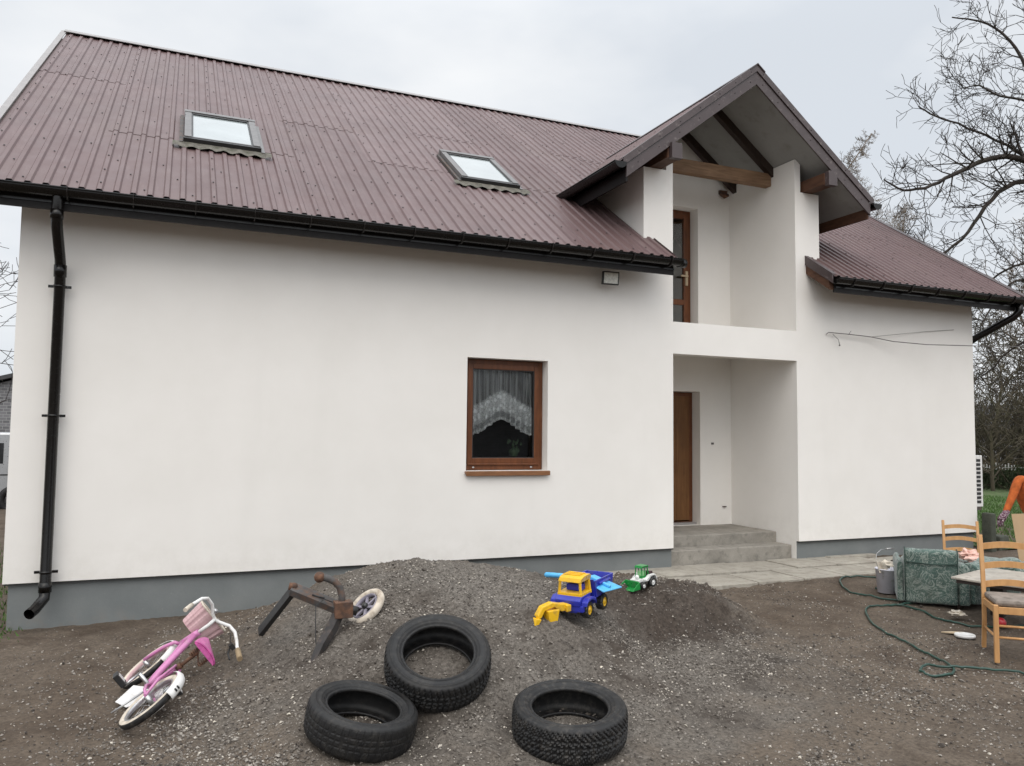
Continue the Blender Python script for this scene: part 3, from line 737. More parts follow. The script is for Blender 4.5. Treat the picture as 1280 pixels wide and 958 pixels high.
for k in range(26): a=random.random()*6.3; r=random.uniform(.02,.10); p=Vector((3.80+r*math.cos(a),.36+.5*r*math.sin(a),1.62+random.uniform(0,.14))); mb.add([p,p+Vector((.03,.0,.02)),p+Vector((.01,.01,.05))],[(0,1,2)])
part(mb,'houseplant',M['flower'],win)
# net curtain
nx,nz=160,40; V=[];T=[]
for i in range(nx+1):
    u=i/nx; x=3.17+.82*u; hem=1.83+.19*math.exp(-((u-.50)/.27)**2)+.012*abs(math.sin(u*PI*15))
    for j in range(nz+1):
        t=j/nz; z=hem+(2.68-hem)*t; fold=(.012+.02*(1-t))*math.sin(u*70+1.3*math.sin(u*9))
        V.append((x,.200+fold,z)); T.append(min(1,(z-hem)/.62))
V=np.array(V); i,j=np.meshgrid(np.arange(nx),np.arange(nz),indexing='ij'); a=(i*(nz+1)+j).ravel()
cu=np_mesh('curtain',V,np.stack([a,a+nz+1,a+nz+2,a+1],-1),M['lace'],win,True,np.array(T))
# balcony door (glazed) and front door (solid)
mb=MB(); boxf(mb,6.275,7.27,3.40,5.325,.06,1.60,1.66); d2=part(mb,'balcony_door',M['frame'],bevel=.004)
mb=MB(); boxf(mb,6.33,7.215,3.455,5.27,.075,1.58,1.64); mb.box(6.40,7.145,1.585,1.635,3.86,3.945); part(mb,'sash',M['frame'],d2,bevel=.005)
mb=MB(); mb.box(6.405,7.14,1.605,1.611,3.53,3.86); mb.box(6.405,7.14,1.605,1.611,3.945,5.195); part(mb,'pane',M['glass'],d2)
mb=MB(); mb.box(7.155,7.195,1.555,1.58,4.16,4.38); mb.box(7.06,7.19,1.535,1.555,4.29,4.315); part(mb,'handle',M['stick'],d2)
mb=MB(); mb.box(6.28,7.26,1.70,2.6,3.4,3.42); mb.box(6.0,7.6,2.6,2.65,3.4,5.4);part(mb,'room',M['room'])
mb=MB(); boxf(mb,6.295,7.295,.547,2.525,.06,1.60,1.66); d1=part(mb,'front_door',M['frame'],bevel=.004)
mb=MB(); mb.box(6.36,7.235,1.60,1.645,.58,2.465); 
for x in (6.5,6.75,7.0): mb.box(x,x+.012,1.594,1.60,.6,2.44)
part(mb,'door_leaf',M['door'],d1,bevel=.003)
mb=MB(); mb.box(6.30,7.29,1.50,1.60,.548,.575); part(mb,'threshold',M['cap'],d1)
mb=MB(); mb.box(6.42,6.46,1.56,1.60,1.5,1.72); mb.box(6.43,6.56,1.545,1.56,1.60,1.625); part(mb,'handle',M['metal'],d1)
# little wall fittings in the porch
mb=MB(); mb.box(7.50,7.54,1.395,1.41,1.74,1.77); part(mb,'wall_socket',M['cable']); mb=MB(); mb.box(7.70,7.755,1.38,1.41,.80,.815); part(mb,'wall_socket',M['rustgrey'])
mb=MB(); mb.tube([(5.97,1.40,2.95),(6.03,1.37,2.83),(6.10,1.36,2.76),(6.12,1.36,2.70)],.004,5); part(mb,'loose_wire',M['cable'])
# concrete steps
mb=MB(); mb.box(5.855,7.865,.43,1.60,.0,.543); part(mb,'step',M['concrete'],bevel=.012)
mb=MB(); mb.box(5.855,7.865,.135,.428,.0,.398); part(mb,'step',M['concrete'],bevel=.012)
# floodlight under the eaves
Mf=Matrix.Translation((4.83,-.15,3.765))@Matrix.Rotation(R(6),4,'X')@Matrix.Rotation(R(-10),4,'Z')
mb=MB(); mb.box(-.105,.105,-.055,-.01,-.085,.075,M=Mf); mb.box(-.03,.03,-.01,.07,-.03,.03,M=Mf); fl=part(mb,'floodlight',M['black'],bevel=.004)
mb=MB(); mb.box(-.088,.088,-.060,-.054,-.070,.060,M=Mf); part(mb,'lens',pm('floodlight_lens',(.66,.66,.60),.25,var=.2,scale=40),fl)
# service cable from the wall
cb=MB(); cb.tube([(8.40,-.01,3.31),(8.40,-.05,3.33),(8.75,-.06,3.325),(9.17,-.07,3.31),(9.55,-.12,3.26),(10.1,-.22,3.235),(11.0,-.40,3.245),(12.2,-.2,3.32),(14.5,.3,3.55)],.006,6)
cb.tube([(9.17,-.06,3.31),(9.7,-.04,3.38),(10.3,-.02,3.46),(10.95,-.01,3.53)],.0028,5); cb.tube([(8.5,-.03,3.31),(8.58,-.05,3.24),(8.60,-.05,3.17)],.004,5); cb.ball((8.60,-.05,3.16),.013,seg=6,rings=4); cb.tube([(8.78,-.04,3.32),(8.84,-.03,3.38)],.003,5)
part(cb,'service_cable',M['cable'])
# outdoor unit on the end wall
u=empty('heat_pump_unit',(11.63,.42,.75)); tag(u,'white slatted outdoor unit fixed to the right end wall of the house','outdoor unit')
mb=MB(); mb.box(-.29,.24,-.16,.16,.05,.86); mb.build('casing',M['white'],u,.01)
mb=MB()
for k in range(11):
    for c_ in range(4): mb.box(-.25+c_*.115,-.16+c_*.115,-.166,-.1605,.11+k*.065,.11+k*.065+.042)
mb.build('vent_slots',M['black'],u)
mb=MB(); mb.box(-.32,-.28,-.15,.15,.0,.05); mb.box(-.2,.2,-.15,-.11,.0,.05); mb.build('bracket',M['rustgrey'],u)
for k,(x,y,z,sx,sy,h,lab) in enumerate(((10.30,-.95,0,.20,.22,.70,'tall dark mossy concrete block standing by the house corner'),(10.62,-1.0,0,.36,.25,.28,'low dark concrete block beside the tall block'))):
    pass
def rock(name,c,sx,sy,sz_,mat,lab,cat,seed=0):
    rs=random.Random(seed); mb=MB(); n=6; vs=[];
    mb.box(-sx/2,sx/2,-sy/2,sy/2,-.05,sz_); o=mb.build(name,mat,None,.02); o.location=c; o.rotation_euler=(0,0,rs.uniform(-.2,.2)); tag(o,lab,cat); return o
rock('concrete_block',(11.46,-.12,.15),.10,.18,.60,M['block'],'tall dark mossy concrete block standing by the right house corner','block',1)
rock('concrete_block',(11.70,-.05,.13),.28,.26,.27,M['block'],'low flat dark block to the right of the tall mossy block','block',2)

# paving in front of the steps
pv=MB(); rs=random.Random(5)
for r,(ya,yb) in enumerate(((-.50,.11),(-1.10,-.53))):
    x=4.75+(.2 if r else 0)
    while x<8.75:
        wd=.66; z=.215+rs.uniform(-.006,.006)-(.012 if r else 0); x1=min(x+wd,8.9)
        t=rs.uniform(-.012,.012)
        vs=[(x,ya+t,z),(x1-.018,ya-t,z+t*.3),(x1-.018,yb,z),(x,yb,z-t*.3)]
        pv.prism([Vector(v)-Vector((0,0,.07)) for v in vs],(0,0,.07)); x=x1
pv.box(8.92,9.5,-.62,-.10,.13,.195); pv.box(8.35,9.2,-.08,.03,.14,.235)
pvo=pv.build('paving',M['slab'],None,.008); tag(pvo,kind='structure')

# ------------------------------------------------------------------ tyres
def tyre(name,c,nrm,mat,depth,npitch,chev,label,spin=0,sc=1.0):
    half=[(.211,.070),(.213,.078),(.218,.083),(.224,.0835),(.226,.080),(.229,.080),(.232,.088),(.240,.092),(.250,.0955),(.252,.0985),(.256,.0990),(.258,.0975),(.270,.0995),(.284,.1000),(.286,.1025),(.290,.1020),(.292,.0985),(.302,.094),(.310,.089),(.3165,.080)]
    tread=[(.320,.070),(.3215,.060),(.3225,.050),(.323,.042),(.3235,.034),(.324,.026),(.324,.018),(.324,.010),(.324,.002)]
    inner=[(.309,.0),(.308,.05),(.300,.070),(.285,.082),(.262,.084),(.240,.076),(.224,.066),(.213,.064)]
    prof=half+tread; full=prof+[(r,-z) for r,z in reversed(prof)]
    full+= [(r,-z) for r,z in reversed(inner)]+inner[1:]
    full=np.array(full); seg=420; th=np.linspace(0,2*PI,seg,endpoint=False)
    n=len(full); Rr=np.repeat(full[:,0:1],seg,1); Zz=np.repeat(full[:,1:2],seg,1)
    isT=((full[:,0]>.3160)&(np.abs(full[:,1])<.086))[:,None]
    az=np.abs(Zz); ph=(th[None]/(2*PI)*npitch+chev*az*np.sign(1)*60/1.0)
    sip=((ph%1)<.28)|(((ph*2+.3)%1)<.13)*(az<.05)
    circ=(np.abs(az-.034)<.004)|(az<.0035)
    cut=np.where(isT,np.maximum(sip*depth*np.clip((.088-az)/.02,0,1)**.3,circ*depth*1.1),0)
    Rr=Rr-cut; Rr+=.0006*np.sin(th[None]*37)*(1-isT)*(full[:,0][:,None]<.3)
    # raised bands on the sidewall
    V=np.stack([Rr*np.cos(th+spin),Rr*np.sin(th+spin),Zz],-1).reshape(-1,3)*sc
    i,j=np.meshgrid(np.arange(n),np.arange(seg),indexing='ij'); i2=(i+1)%n;j2=(j+1)%seg
    F=np.stack([i*seg+j,i*seg+j2,i2*seg+j2,i2*seg+j],-1).reshape(-1,4)[:, ::-1]
    o=np_mesh(name,V,F,mat,None,False)
    sm=np.repeat(~isT[:,0],seg); o.data.polygons.foreach_set('use_smooth',sm)
    q=Vector((0,0,1)).rotation_difference(Vector(nrm).normalized()); o.rotation_mode='QUATERNION'; o.rotation_quaternion=q; o.location=c
    tag(o,label,'tyre','old car tyres on the heap'); return o
vd=Vector((.34,.94,0)).normalized()
tyre('car_tyre',(1.575,-3.68,.445),(-.14,-.56,1),M['rubber'],.006,58,.10,'old car tyre tilted on the heap slope, highest of the three tyres',.3,1.02)
tyre('car_tyre',(1.045,-3.94,.245),(.16,-.16,1),M['rubber_worn'],.0025,50,.02,'worn nearly treadless car tyre at the left foot of the heap',1.0,.965)
tyre('car_tyre',(2.175,-4.30,.215),(-.05,-.13,1),M['rubber_dusty'],.008,64,.55,'dusty winter car tyre with deep chevron tread, right of the other tyres',2.0,1.03)

# ------------------------------------------------------------------ pink child's bicycle
bk=empty('bicycle')
fw=Vector((-.037,.999,0)).normalized(); rt=Vector((.999,.037,0)).normalized(); ph=R(37)
up=rt*math.cos(ph)+Vector((0,0,1))*math.sin(ph); lf=Vector((0,0,1))*math.cos(ph)-rt*math.sin(ph)
bk.matrix_world=Matrix(((fw.x,lf.x,up.x,-.055),(fw.y,lf.y,up.y,-3.10),(fw.z,lf.z,up.z,.215),(0,0,0,1)))
tag(bk,"pink child's bicycle with basket lying on its side left of the heap",'bicycle')
WB=.82; RW=.205
def bwheel(x,steer=None,rimcol='cream'):
    Mx=Matrix.Translation((x,0,0))@Matrix.Rotation(PI/2,4,'X')
    t=MB(); tr=.024; n=14
    t.lathe([(RW-tr+tr*math.cos(2*PI*k/n),tr*math.sin(2*PI*k/n)) for k in range(n)],Mx,64,closed=True)
    t.m=[1 if (RW-tr)*.0+((Vector(t.v[f[0]])-Vector((x,0,0))).length)<RW-.010 else 0 for f in t.f]
    root=MB(); root.lathe([(RW-.052,-.016),(RW-.045,-.018),(RW-.036,-.016),(RW-.040,0),(RW-.036,.016),(RW-.045,.018),(RW-.052,.016)],Mx,64,closed=True)
    rim=root.build('wheel',M['metal'] if rimcol=='cream' else M['pinkpale'],bk)
    t.build('tyre',[M['rubber_dusty'],M['cream']],rim)
    sp=MB()
    for k in range(20):
        a=2*PI*k/20; b=a+(.35 if k%2 else -.35); s=.022*(1 if k%4<2 else -1)
        sp.tube([(x+.018*math.cos(b),s,.018*math.sin(b)),(x+(RW-.045)*math.cos(a),0,(RW-.045)*math.sin(a))],.0016,4)
    sp.build('spoke',M['metal'],rim)
    h=MB(); h.tube([(x,-.045,0),(x,.045,0)],.016,12); h.build('hub',M['metal'],rim)
bwheel(0); bwheel(WB,rimcol='pink')
def fender(x,a0,a1,wd,r,mat,mid=None):
    mb=MB(); n=22; vs=[]
    for i in range(n+1):
        a=a0+(a1-a0)*i/n
        for (s,dr_) in ((-1,-.016),(-.7,-.003),(0,.004),(.7,-.003),(1,-.016)):
            vs.append((x+(r+dr_)*math.cos(a),s*wd,(r+dr_)*math.sin(a)))
    fs=[(i*5+k,i*5+k+1,(i+1)*5+k+1,(i+1)*5+k) for i in range(n) for k in range(4)]
    mb.add(vs,fs,0,True); o=mb.build('mudguard',mat,bk); s=o.modifiers.new('t','SOLIDIFY'); s.thickness=.003; return o
fr_=fender(0,R(62),R(146),.034,RW+.018,M['white']); fender(WB,R(30),R(150),.032,RW+.016,M['white'])
mb=MB(); 
for a in (R(128),R(134)):
    p=Vector(((RW+.024)*math.cos(a),.0,(RW+.024)*math.sin(a))); mb.ball(p,.006,seg=6,rings=4,sy=2.5)
mb.build('sticker',M['black'],fr_)
f=MB()
bb=(.36,0,-.005); hd=(.68,0,.36); hd2=(.71,0,.27); st=(.24,0,.22)
f.tube([hd,(.60,0,.26),(.48,0,.10),bb],.021,12); f.tube([hd2,(.60,0,.19),(.46,0,.045),(.37,0,-.02)],.018,12)
f.tube([(.355,0,-.02),st],.016,10); f.tube([(.67,0,.39),(.725,0,.25)],.023,12)
for s in (-1,1): f.tube([(0,s*.05,0),(.14,s*.05,-.003),(.30,s*.025,-.008),bb],.010,8); f.tube([(0,s*.05,0),(.12,s*.05,.09),(.235,s*.02,.20)],.009,8)
f.build('frame',M['pink'],bk)
f=MB()
for s in (-1,1): f.tube([(WB,s*.05,0),(.80,s*.05,.08),(.765,s*.047,.16),(.735,s*.035,.225),(.728,s*.0,.245)],.013,10)
f.build('fork',M['pink'],bk)
f=MB(); f.box(.0,.40,-.078,-.060,-.055,.045); f.lathe([(.05,-.009),(.05,.009)],Matrix.Translation((.38,-.069,-.005))@Matrix.Rotation(PI/2,4,'X'),20); f.build('chain_guard',M['white'],bk,.012)
f=MB(); f.tube([(.36,.10,-.005),(.36,-.10,-.005)],.013,10); f.tube([(.36,.10,-.005),(.30,.11,-.10)],.009,8); f.tube([(.36,-.10,-.005),(.42,-.11,.09)],.009,8); f.build('crank',M['metal'],bk)
for (x,s,z) in ((.30,1,-.10),(.42,-1,.09)):
    f=MB(); f.box(x-.045,x+.045,s*.115-.0 if s>0 else s*.205,s*.205 if s>0 else -.115,z-.017,z+.017); pd=f.build('pedal',M['black'],bk,.004)
    f=MB(); f.box(x-.024,x-.010,(.135 if s>0 else -.19),(.19 if s>0 else -.135),z+.0172,z+.020); f.box(x+.010,x+.024,(.135 if s>0 else -.19),(.19 if s>0 else -.135),z+.0172,z+.020); f.build('reflector',M['white'],pd)
f=MB(); f.tube([(.02,.07,.0),(-.02,.10,-.19)],.006,6); f.build('kickstand',M['metal'],bk)
# saddle : pink shell on rusty springs and a post
f=MB(); vs=[];n=16
for i in range(n+1):
    t=i/n; x=.09+.25*t; wd=.070*(1-t)**.8*1.0+.022; 
    for k in range(9):
        a=PI*k/8; vs.append((x,wd*math.cos(a),.375+.020*t+.028*math.sin(a)))
f.add(vs,[(i*9+k,(i+1)*9+k,(i+1)*9+k+1,i*9+k+1) for i in range(n) for k in range(8)],0,True)
f.add([vs[k] for k in range(9)],[tuple(range(9))]); sd=f.build('saddle',M['pinksaddle'],bk); sd.modifiers.new('t','SOLIDIFY').thickness=.012
f=MB()
for s in (-1,1):
    c=[(.125+.014*math.cos(k*.9),s*.045+.014*math.sin(k*.9),.31+.0018*k) for k in range(34)]; f.tube(c,.0035,5,cap=False); f.tube([(.12,s*.045,.31),(.26,s*.015,.335),(.33,0,.375)],.005,6)
f.build('saddle_spring',M['rust'],sd)
f=MB(); f.tube([(.225,0,.345),st],.0125,10); f.tube([(.25,0,.19),(.242,0,.225)],.022,10,m=0); f.build('seat_post',M['rust'],bk)
# handlebar, turned towards the heap
f=MB(); f.tube([(.675,0,.37),(.665,0,.43),(.655,0,.465),(.675,0,.515)],.013,10); f.tube([(.52,.215,.455),(.56,.205,.485),(.60,.19,.54),(.635,.16,.568),(.655,.10,.565),(.672,.04,.53),(.678,0,.515),(.674,-.04,.53),(.66,-.10,.565),(.635,-.155,.568),(.60,-.20,.545),(.55,-.225,.525),(.50,-.24,.515)],.012,10)
hb=f.build('handlebar',M['white'],bk)
f=MB(); f.tube([(.52,-.236,.518),(.40,-.262,.50)],.019,12); f.build('grip',M['grip'],hb)
f=MB(); f.tube([(.54,.211,.470),(.46,.226,.425)],.015,12,cap=True); f.build('grip',M['cream'],hb)
f=MB(); f.tube([(.57,-.20,.49),(.53,-.215,.455),(.45,-.235,.445)],.006,6); f.box(.55,.60,-.225,-.185,.485,.515); f.build('brake_lever',M['black'],hb)
f=MB(); f.ball((.675,.045,.555),.022,sz=.7); f.build('bell',M['metal'],hb)
f=MB(); f.tube([(.60,-.19,.50),(.68,-.13,.56),(.74,-.04,.53),(.74,0,.42),(.72,0,.3)],.003,5); f.build('brake_cable',M['black'],bk)
# basket : woven tapered tub in front of the bar
f=MB(); vs=[]; nz_=14; npp=56
def bpt(a,t): 
    wy=.108+.026*t; wx=.070+.018*t; c=math.cos(a); s=math.sin(a); e=.55
    return (.785+wx*math.copysign(abs(c)**e,c),wy*math.copysign(abs(s)**e,s),.345+.17*t)
for j in range(nz_+1):
    for k in range(npp):
        p=bpt(2*PI*k/npp,j/nz_); o_=.0035*(1 if (k//2)%2 else -1)+.001*(j%2); c=Vector((.785,0,p[2])); d=(Vector(p)-c).normalized(); vs.append(Vector(p)+d*o_)
f.add(vs,[(j*npp+k,j*npp+(k+1)%npp,(j+1)*npp+(k+1)%npp,(j+1)*npp+k) for j in range(nz_) for k in range(npp)]+[tuple(range(npp))[::-1]],0,False)
bs=f.build('basket',M['pinkpale'],bk); bs.modifiers.new('t','SOLIDIFY').thickness=.004
f=MB(); f.tube([bpt(2*PI*k/npp,1.0) for k in range(npp)],.007,8,closed=True); f.build('basket_rim',M['cream'],bs)
# scrap of white paper by the rear wheel
f=MB(); zz=sz(-.15,-2.55); f.add([(-.27,-2.62,zz+.03),(-.17,-2.50,zz+.09),(-.07,-2.55,zz+.08),(-.10,-2.72,zz+.04),(-.20,-2.76,zz+.03)],[(0,1,2,3,4)]); o=f.build('scrap_paper',M['white']); tag(o,'scrap of white paper on the earth behind the bicycle wheel','paper'); o.modifiers.new('t','SOLIDIFY').thickness=.003

# ------------------------------------------------------------------ rusty drawbar frame stuck in the heap
hk=empty('rusty_trestle',(1.0,-2.75,.5)); HK=Vector((-1.0,2.75,-.5)); tag(hk,'rusty steel contraption on legs with ball-ended curved pipe, stuck in the left of the heap','scrap metal')
def hp(mb,n,m,par=None,bev=0):
    o=mb.build(n,m,par or hk,bev); 
    if par is None: o.location=HK
    return o
mb=MB(); mb.bar((.82,-2.67,.755),(1.15,-2.80,.615),.095,.05,up=(.1,-.5,1)); hp(mb,'flat_bar',M['rustgrey'],bev=.004)
mb=MB(); mb.bar((.835,-2.67,.75),(.64,-2.45,.42),.075,.035,up=(1,0,0)); hp(mb,'leg',M['black'],bev=.003)
mb=MB(); mb.tube([(.80,-2.67,.775),(.85,-2.68,.765)],.026,10); mb.ball((.83,-2.675,.775),.03,sz=.8); hp(mb,'bolt',M['rust'])
mb=MB(); mb.tube([(1.13,-2.80,.60),(1.07,-2.86,.50),(.99,-2.95,.42),(.92,-3.01,.30)],[.042,.042,.038,.030],4,smooth=False); hp(mb,'leg',M['darksteel'])
mb=MB(); mb.box(1.09,1.215,-2.87,-2.77,.565,.675); hp(mb,'socket_block',M['rust'],bev=.005)
mb=MB(); mb.tube([(1.145,-2.80,.65),(1.15,-2.79,.70),(1.135,-2.785,.765),(1.10,-2.775,.805),(1.05,-2.765,.83),(1.01,-2.76,.84)],.025,12); hp(mb,'curved_pipe',M['rustgrey'])
mb=MB(); mb.ball((.995,-2.76,.84),.038,seg=14,rings=10); hp(mb,'ball_end',M['rust'])
mb=MB(); mb.tube([(1.19,-2.82,.62),(1.25,-2.84,.60)],.033,12); hp(mb,'stub',M['black'])
mb=MB(); mb.tube([(1.08,-2.81,.67),(1.02,-2.83,.70),(.96,-2.84,.66),(.955,-2.90,.45),(.96,-2.95,.36)],.0035,5); mb.tube([(.95,-2.75,.72),(1.03,-2.78,.695)],.006,5); hp(mb,'wire',M['black'])
# small loose wheel with cream tyre
lw=empty('small_wheel',(1.335,-2.74,.605)); lw.rotation_mode='QUATERNION'; lw.rotation_quaternion=Vector((0,0,1)).rotation_difference(Vector((-.68,-.22,.70)).normalized())
lw.scale=(1.2,)*3; tag(lw,'small spoked wheel with cream foam tyre leaning on the heap beside the rusty contraption','wheel')
mb=MB(); n=12; mb.lathe([(.108+.021*math.cos(2*PI*k/n),.024*math.sin(2*PI*k/n)) for k in range(n)],None,48,closed=True); mb.build('tyre',M['cream'],lw)
mb=MB(); mb.lathe([(.088,-.016),(.082,-.018),(.078,0),(.082,.018),(.088,.016)],None,40,closed=True)
for k in range(6):
    a=PI/3*k; mb.bar((.018*math.cos(a),.018*math.sin(a),0),(.082*math.cos(a),.082*math.sin(a),0),.016,.012)
mb.build('rim',M['purple'],lw)
mb=MB(); mb.lathe([(0,.028),(.016,.028),(.020,.015),(.020,-.02),(0,-.02)],None,16); mb.build('hub',M['tblack'],lw)

# ------------------------------------------------------------------ toys
def tw(par,x,y,z,r,wd,tm,hm):
    Mx=Matrix.Translation((x,y,z))@Matrix.Rotation(PI/2,4,'X')
    seg=36; mb=MB(); vs=[]
    prof=[(r*.55,-wd/2),(r*.9,-wd/2),(r,-wd*.35),(r,wd*.35),(r*.9,wd/2),(r*.55,wd/2)]
    for i,(rr,zz) in enumerate(prof):
        for k in range(seg):
            a=2*PI*k/seg; q=rr-(r*.07 if (k%3==0 and 1<=i<=4) else 0); vs.append(Mx@Vector((q*math.cos(a),q*math.sin(a),zz)))
    mb.add(vs,[(i*seg+k,i*seg+(k+1)%seg,(i+1)*seg+(k+1)%seg,(i+1)*seg+k) for i in range(5) for k in range(seg)])
    t=mb.build('wheel',tm,par)
    mb=MB(); mb.lathe([(0,-wd*.52),(r*.22,-wd*.52),(r*.28,-wd*.38),(r*.5,-wd*.36),(r*.58,-wd*.5),(r*.58,wd*.5),(r*.5,wd*.36),(r*.28,wd*.38),(r*.22,wd*.52),(0,wd*.52)],Mx,20); mb.build('rim',hm,t)
tk=empty('toy_truck',(2.93,-3.03,surf(2.93,-3.03)+.02)); tag(tk,'blue toy dump truck with yellow cab and digger arm on the heap','toy truck')
# local x = forward (towards camera left), y = left, z = up
FWD=Vector((-.80,-.585,-.06)).normalized(); SIDE=Vector((0,0,1)).cross(FWD).normalized(); UPV=FWD.cross(SIDE)
tk.rotation_mode='QUATERNION'; tk.rotation_quaternion=Matrix((FWD,SIDE,UPV)).transposed().to_quaternion(); tk.scale=(1.02,)*3
for x,z,r in ((.13,.062,.062),(-.13,.062,.062)):
    for s in (-1,1): tw(tk,x,s*.105,z,r,.055,M['tblack'],M['tyel'])
mb=MB(); mb.box(-.27,.22,-.065,.065,.05,.10); mb.prism([(.05,-.10,.10),(.23,-.10,.10),(.235,-.10,.14),(.20,-.10,.165),(.05,-.10,.17)],(0,.20,0)); mb.box(.19,.225,-.12,.12,.06,.105)
for s in (-1,1):
    mb.prism([(.045,s*.10,.09),(.06,s*.10,.14),(.10,s*.10,.155),(.17,s*.10,.155),(.21,s*.10,.13),(.215,s*.10,.10),(.20,s*.10,.125),(.13,s*.10,.138),(.07,s*.10,.12)],(0,s*.05,0))
mb.build('body',M['tblue'],tk,.006)
mb=MB(); # yellow cab with window openings
for (x,y) in ((.19,-.088),(.19,.088),(.03,-.088),(.03,.088)): mb.bar((x,y,.165),(x-.008 if x>.1 else x+.008,y*.9,.27),.018,.018)
mb.box(.02,.20,-.097,.097,.160,.185); mb.box(.025,.043,-.08,.08,.185,.262)
mb.prism([(.012,-.092,.262),(.198,-.092,.262),(.185,-.085,.292),(.15,-.08,.305),(.05,-.08,.305),(.02,-.085,.292)],(0,.18,0))
for x in (.06,.10,.14): mb.box(x,x+.012,-.07,.07,.305,.312)
mb.build('cab',M['tyel'],tk,.006)
mb=MB(); mb.box(.05,.13,-.06,.06,.186,.235); mb.box(.05,.07,-.06,.06,.235,.255); mb.build('seat',M['tblue'],tk,.008)
mb=MB()
mb.prism([(-.30,-.115,.12),(-.02,-.115,.115),(.0,-.115,.24),(-.335,-.115,.235)],(0,.012,0)); mb.prism([(-.30,.103,.12),(-.02,.103,.115),(.0,.103,.24),(-.335,.103,.235)],(0,.012,0))
mb.box(-.31,-.01,-.103,.103,.112,.124); mb.prism([(-.02,-.103,.124),(-.01,-.103,.124),(.008,-.103,.25),(-.004,-.103,.25)],(0,.206,0)); mb.prism([(-.31,-.103,.124),(-.298,-.103,.124),(-.325,-.103,.235),(-.338,-.103,.235)],(0,.206,0))
mb.tube([(-.02,.06,.25),(-.02,.06,.285),(-.02,-.06,.285),(-.02,-.06,.25)],.009,8); mb.tube([(-.25,.119,.21),(-.06,.119,.21)],.012,8); mb.tube([(-.25,-.119,.21),(-.06,-.119,.21)],.012,8)
mb.build('dump_bed',M['tblue'],tk,.004)
mb=MB(); mb.box(.23,.27,-.045,.045,.07,.12); mb.prism([(.25,-.028,.08),(.30,-.028,.075),(.36,-.028,.115),(.44,-.028,.10),(.47,-.028,.055),(.50,-.028,.045),(.50,-.028,.075),(.46,-.028,.13),(.38,-.028,.15),(.30,-.028,.13),(.25,-.028,.125)],(0,.056,0))
RA=Matrix.Translation((.24,0,0))@Matrix.Rotation(R(-30),4,'Z')@Matrix.Translation((-.24,0,0))
arm=mb.build('digger_arm',M['tyel'],tk,.006,RA)
mb=MB(); mb.prism([(.33,-.05,.10),(.43,-.05,.10),(.42,-.05,.03),(.385,-.05,-.01),(.35,-.05,.02)],(0,.10,0)); mb.prism([(.48,-.045,.05),(.52,-.045,.06),(.55,-.045,.0),(.52,-.045,-.01)],(0,.09,0)); mb.build('bucket',M['tyel'],arm,.005)
# toy spade lying in the dump bed
sp=empty('toy_spade',(3.13,-3.0,.685)); tag(sp,'toy spade with light blue blade and handle lying across the dump truck','toy spade')
mb=MB(); vs=[]
bl=[(2.80,-2.905,.790),(2.98,-2.835,.785),(3.12,-3.02,.715),(2.91,-3.10,.705)]
c_=Vector((-3.0,2.93,-.72))
mb.prism([Vector(p)+c_ for p in bl],(0,0,.012)); mb.bar(Vector((2.89,-2.90,.800))+c_,Vector((3.00,-3.05,.738))+c_,.03,.02); mb.build('blade',M['tcyan'],sp,.006)
mb=MB(); mb.tube([Vector((2.90,-2.87,.792))+c_,Vector((2.76,-2.62,.765))+c_],.008,8); mb.build('stick',M['stick'],sp)
mb=MB(); mb.tube([Vector((2.80,-2.67,.768))+c_,Vector((2.79,-2.655,.768))+c_,Vector((2.70,-2.54,.762))+c_,Vector((2.69,-2.53,.762))+c_],[.010,.019,.021,.012],10); mb.build('handle',M['tcyan'],sp)
# green loader tractor
tt=empty('toy_tractor',(3.96,-2.24,sz(3.96,-2.24)+.004)); tag(tt,'small green and white toy loader tractor at the right end of the heap','toy tractor')
tt.rotation_euler=(0,R(4),math.atan2(-.30,-.95)); tt.scale=(.80,)*3
for x,z,r,s in ((-.09,.055,.055,1),(-.09,.055,.055,-1),(.07,.042,.042,1),(.07,.042,.042,-1)): tw(tt,x,s*.085,z,r,.045,M['tblack'],M['twhite'])
mb=MB(); mb.prism([(-.15,-.06,.07),(.11,-.06,.06),(.12,-.06,.10),(-.02,-.06,.115),(-.15,-.06,.12)],(0,.12,0))
for s in (-1,1): mb.prism([(-.16,s*.06,.08),(-.15,s*.06,.11),(-.12,s*.06,.130),(-.06,s*.06,.130),(-.03,s*.06,.10),(-.01,s*.06,.085),(.03,s*.06,.085),(.03,s*.06,.10),(-.05,s*.06,.142),(-.13,s*.06,.142)],(0,s*.045,0))
mb.build('body',M['twhite'],tt,.005)
mb=MB(); mb.prism([(-.16,-.05,.12),(-.085,-.05,.12),(-.085,-.05,.175),(-.15,-.05,.165)],(0,.10,0)); mb.build('engine_hood',M['tbrown'],tt,.006)
mb=MB()
for (x,y) in ((.035,-.048),(.035,.048),(-.075,-.048),(-.075,.048)): mb.bar((x,y,.115),(x*.85,y*.9,.225),.012,.012)
mb.box(-.08,.04,-.052,.052,.105,.125); mb.prism([(-.082,-.056,.222),(.045,-.056,.222),(.03,-.05,.245),(-.065,-.05,.245)],(0,.112,0)); mb.bar((-.02,-.048,.12),(-.02,-.045,.222),.010,.01); mb.bar((-.02,.048,.12),(-.02,.045,.222),.010,.01); mb.build('cab',M['tgreen'],tt,.004)
mb=MB(); mb.box(-.055,.02,-.035,.035,.125,.185); mb.build('seat',M['tgreenl'],tt,.008)
mb=MB(); mb.ball((.085,.02,.13),.024); mb.build('engine_drum',M['twhite'],tt)
mb=MB(); mb.bar((.04,.05,.09),(.16,.05,.05),.012,.02); mb.bar((.04,-.05,.09),(.16,-.05,.05),.012,.02)
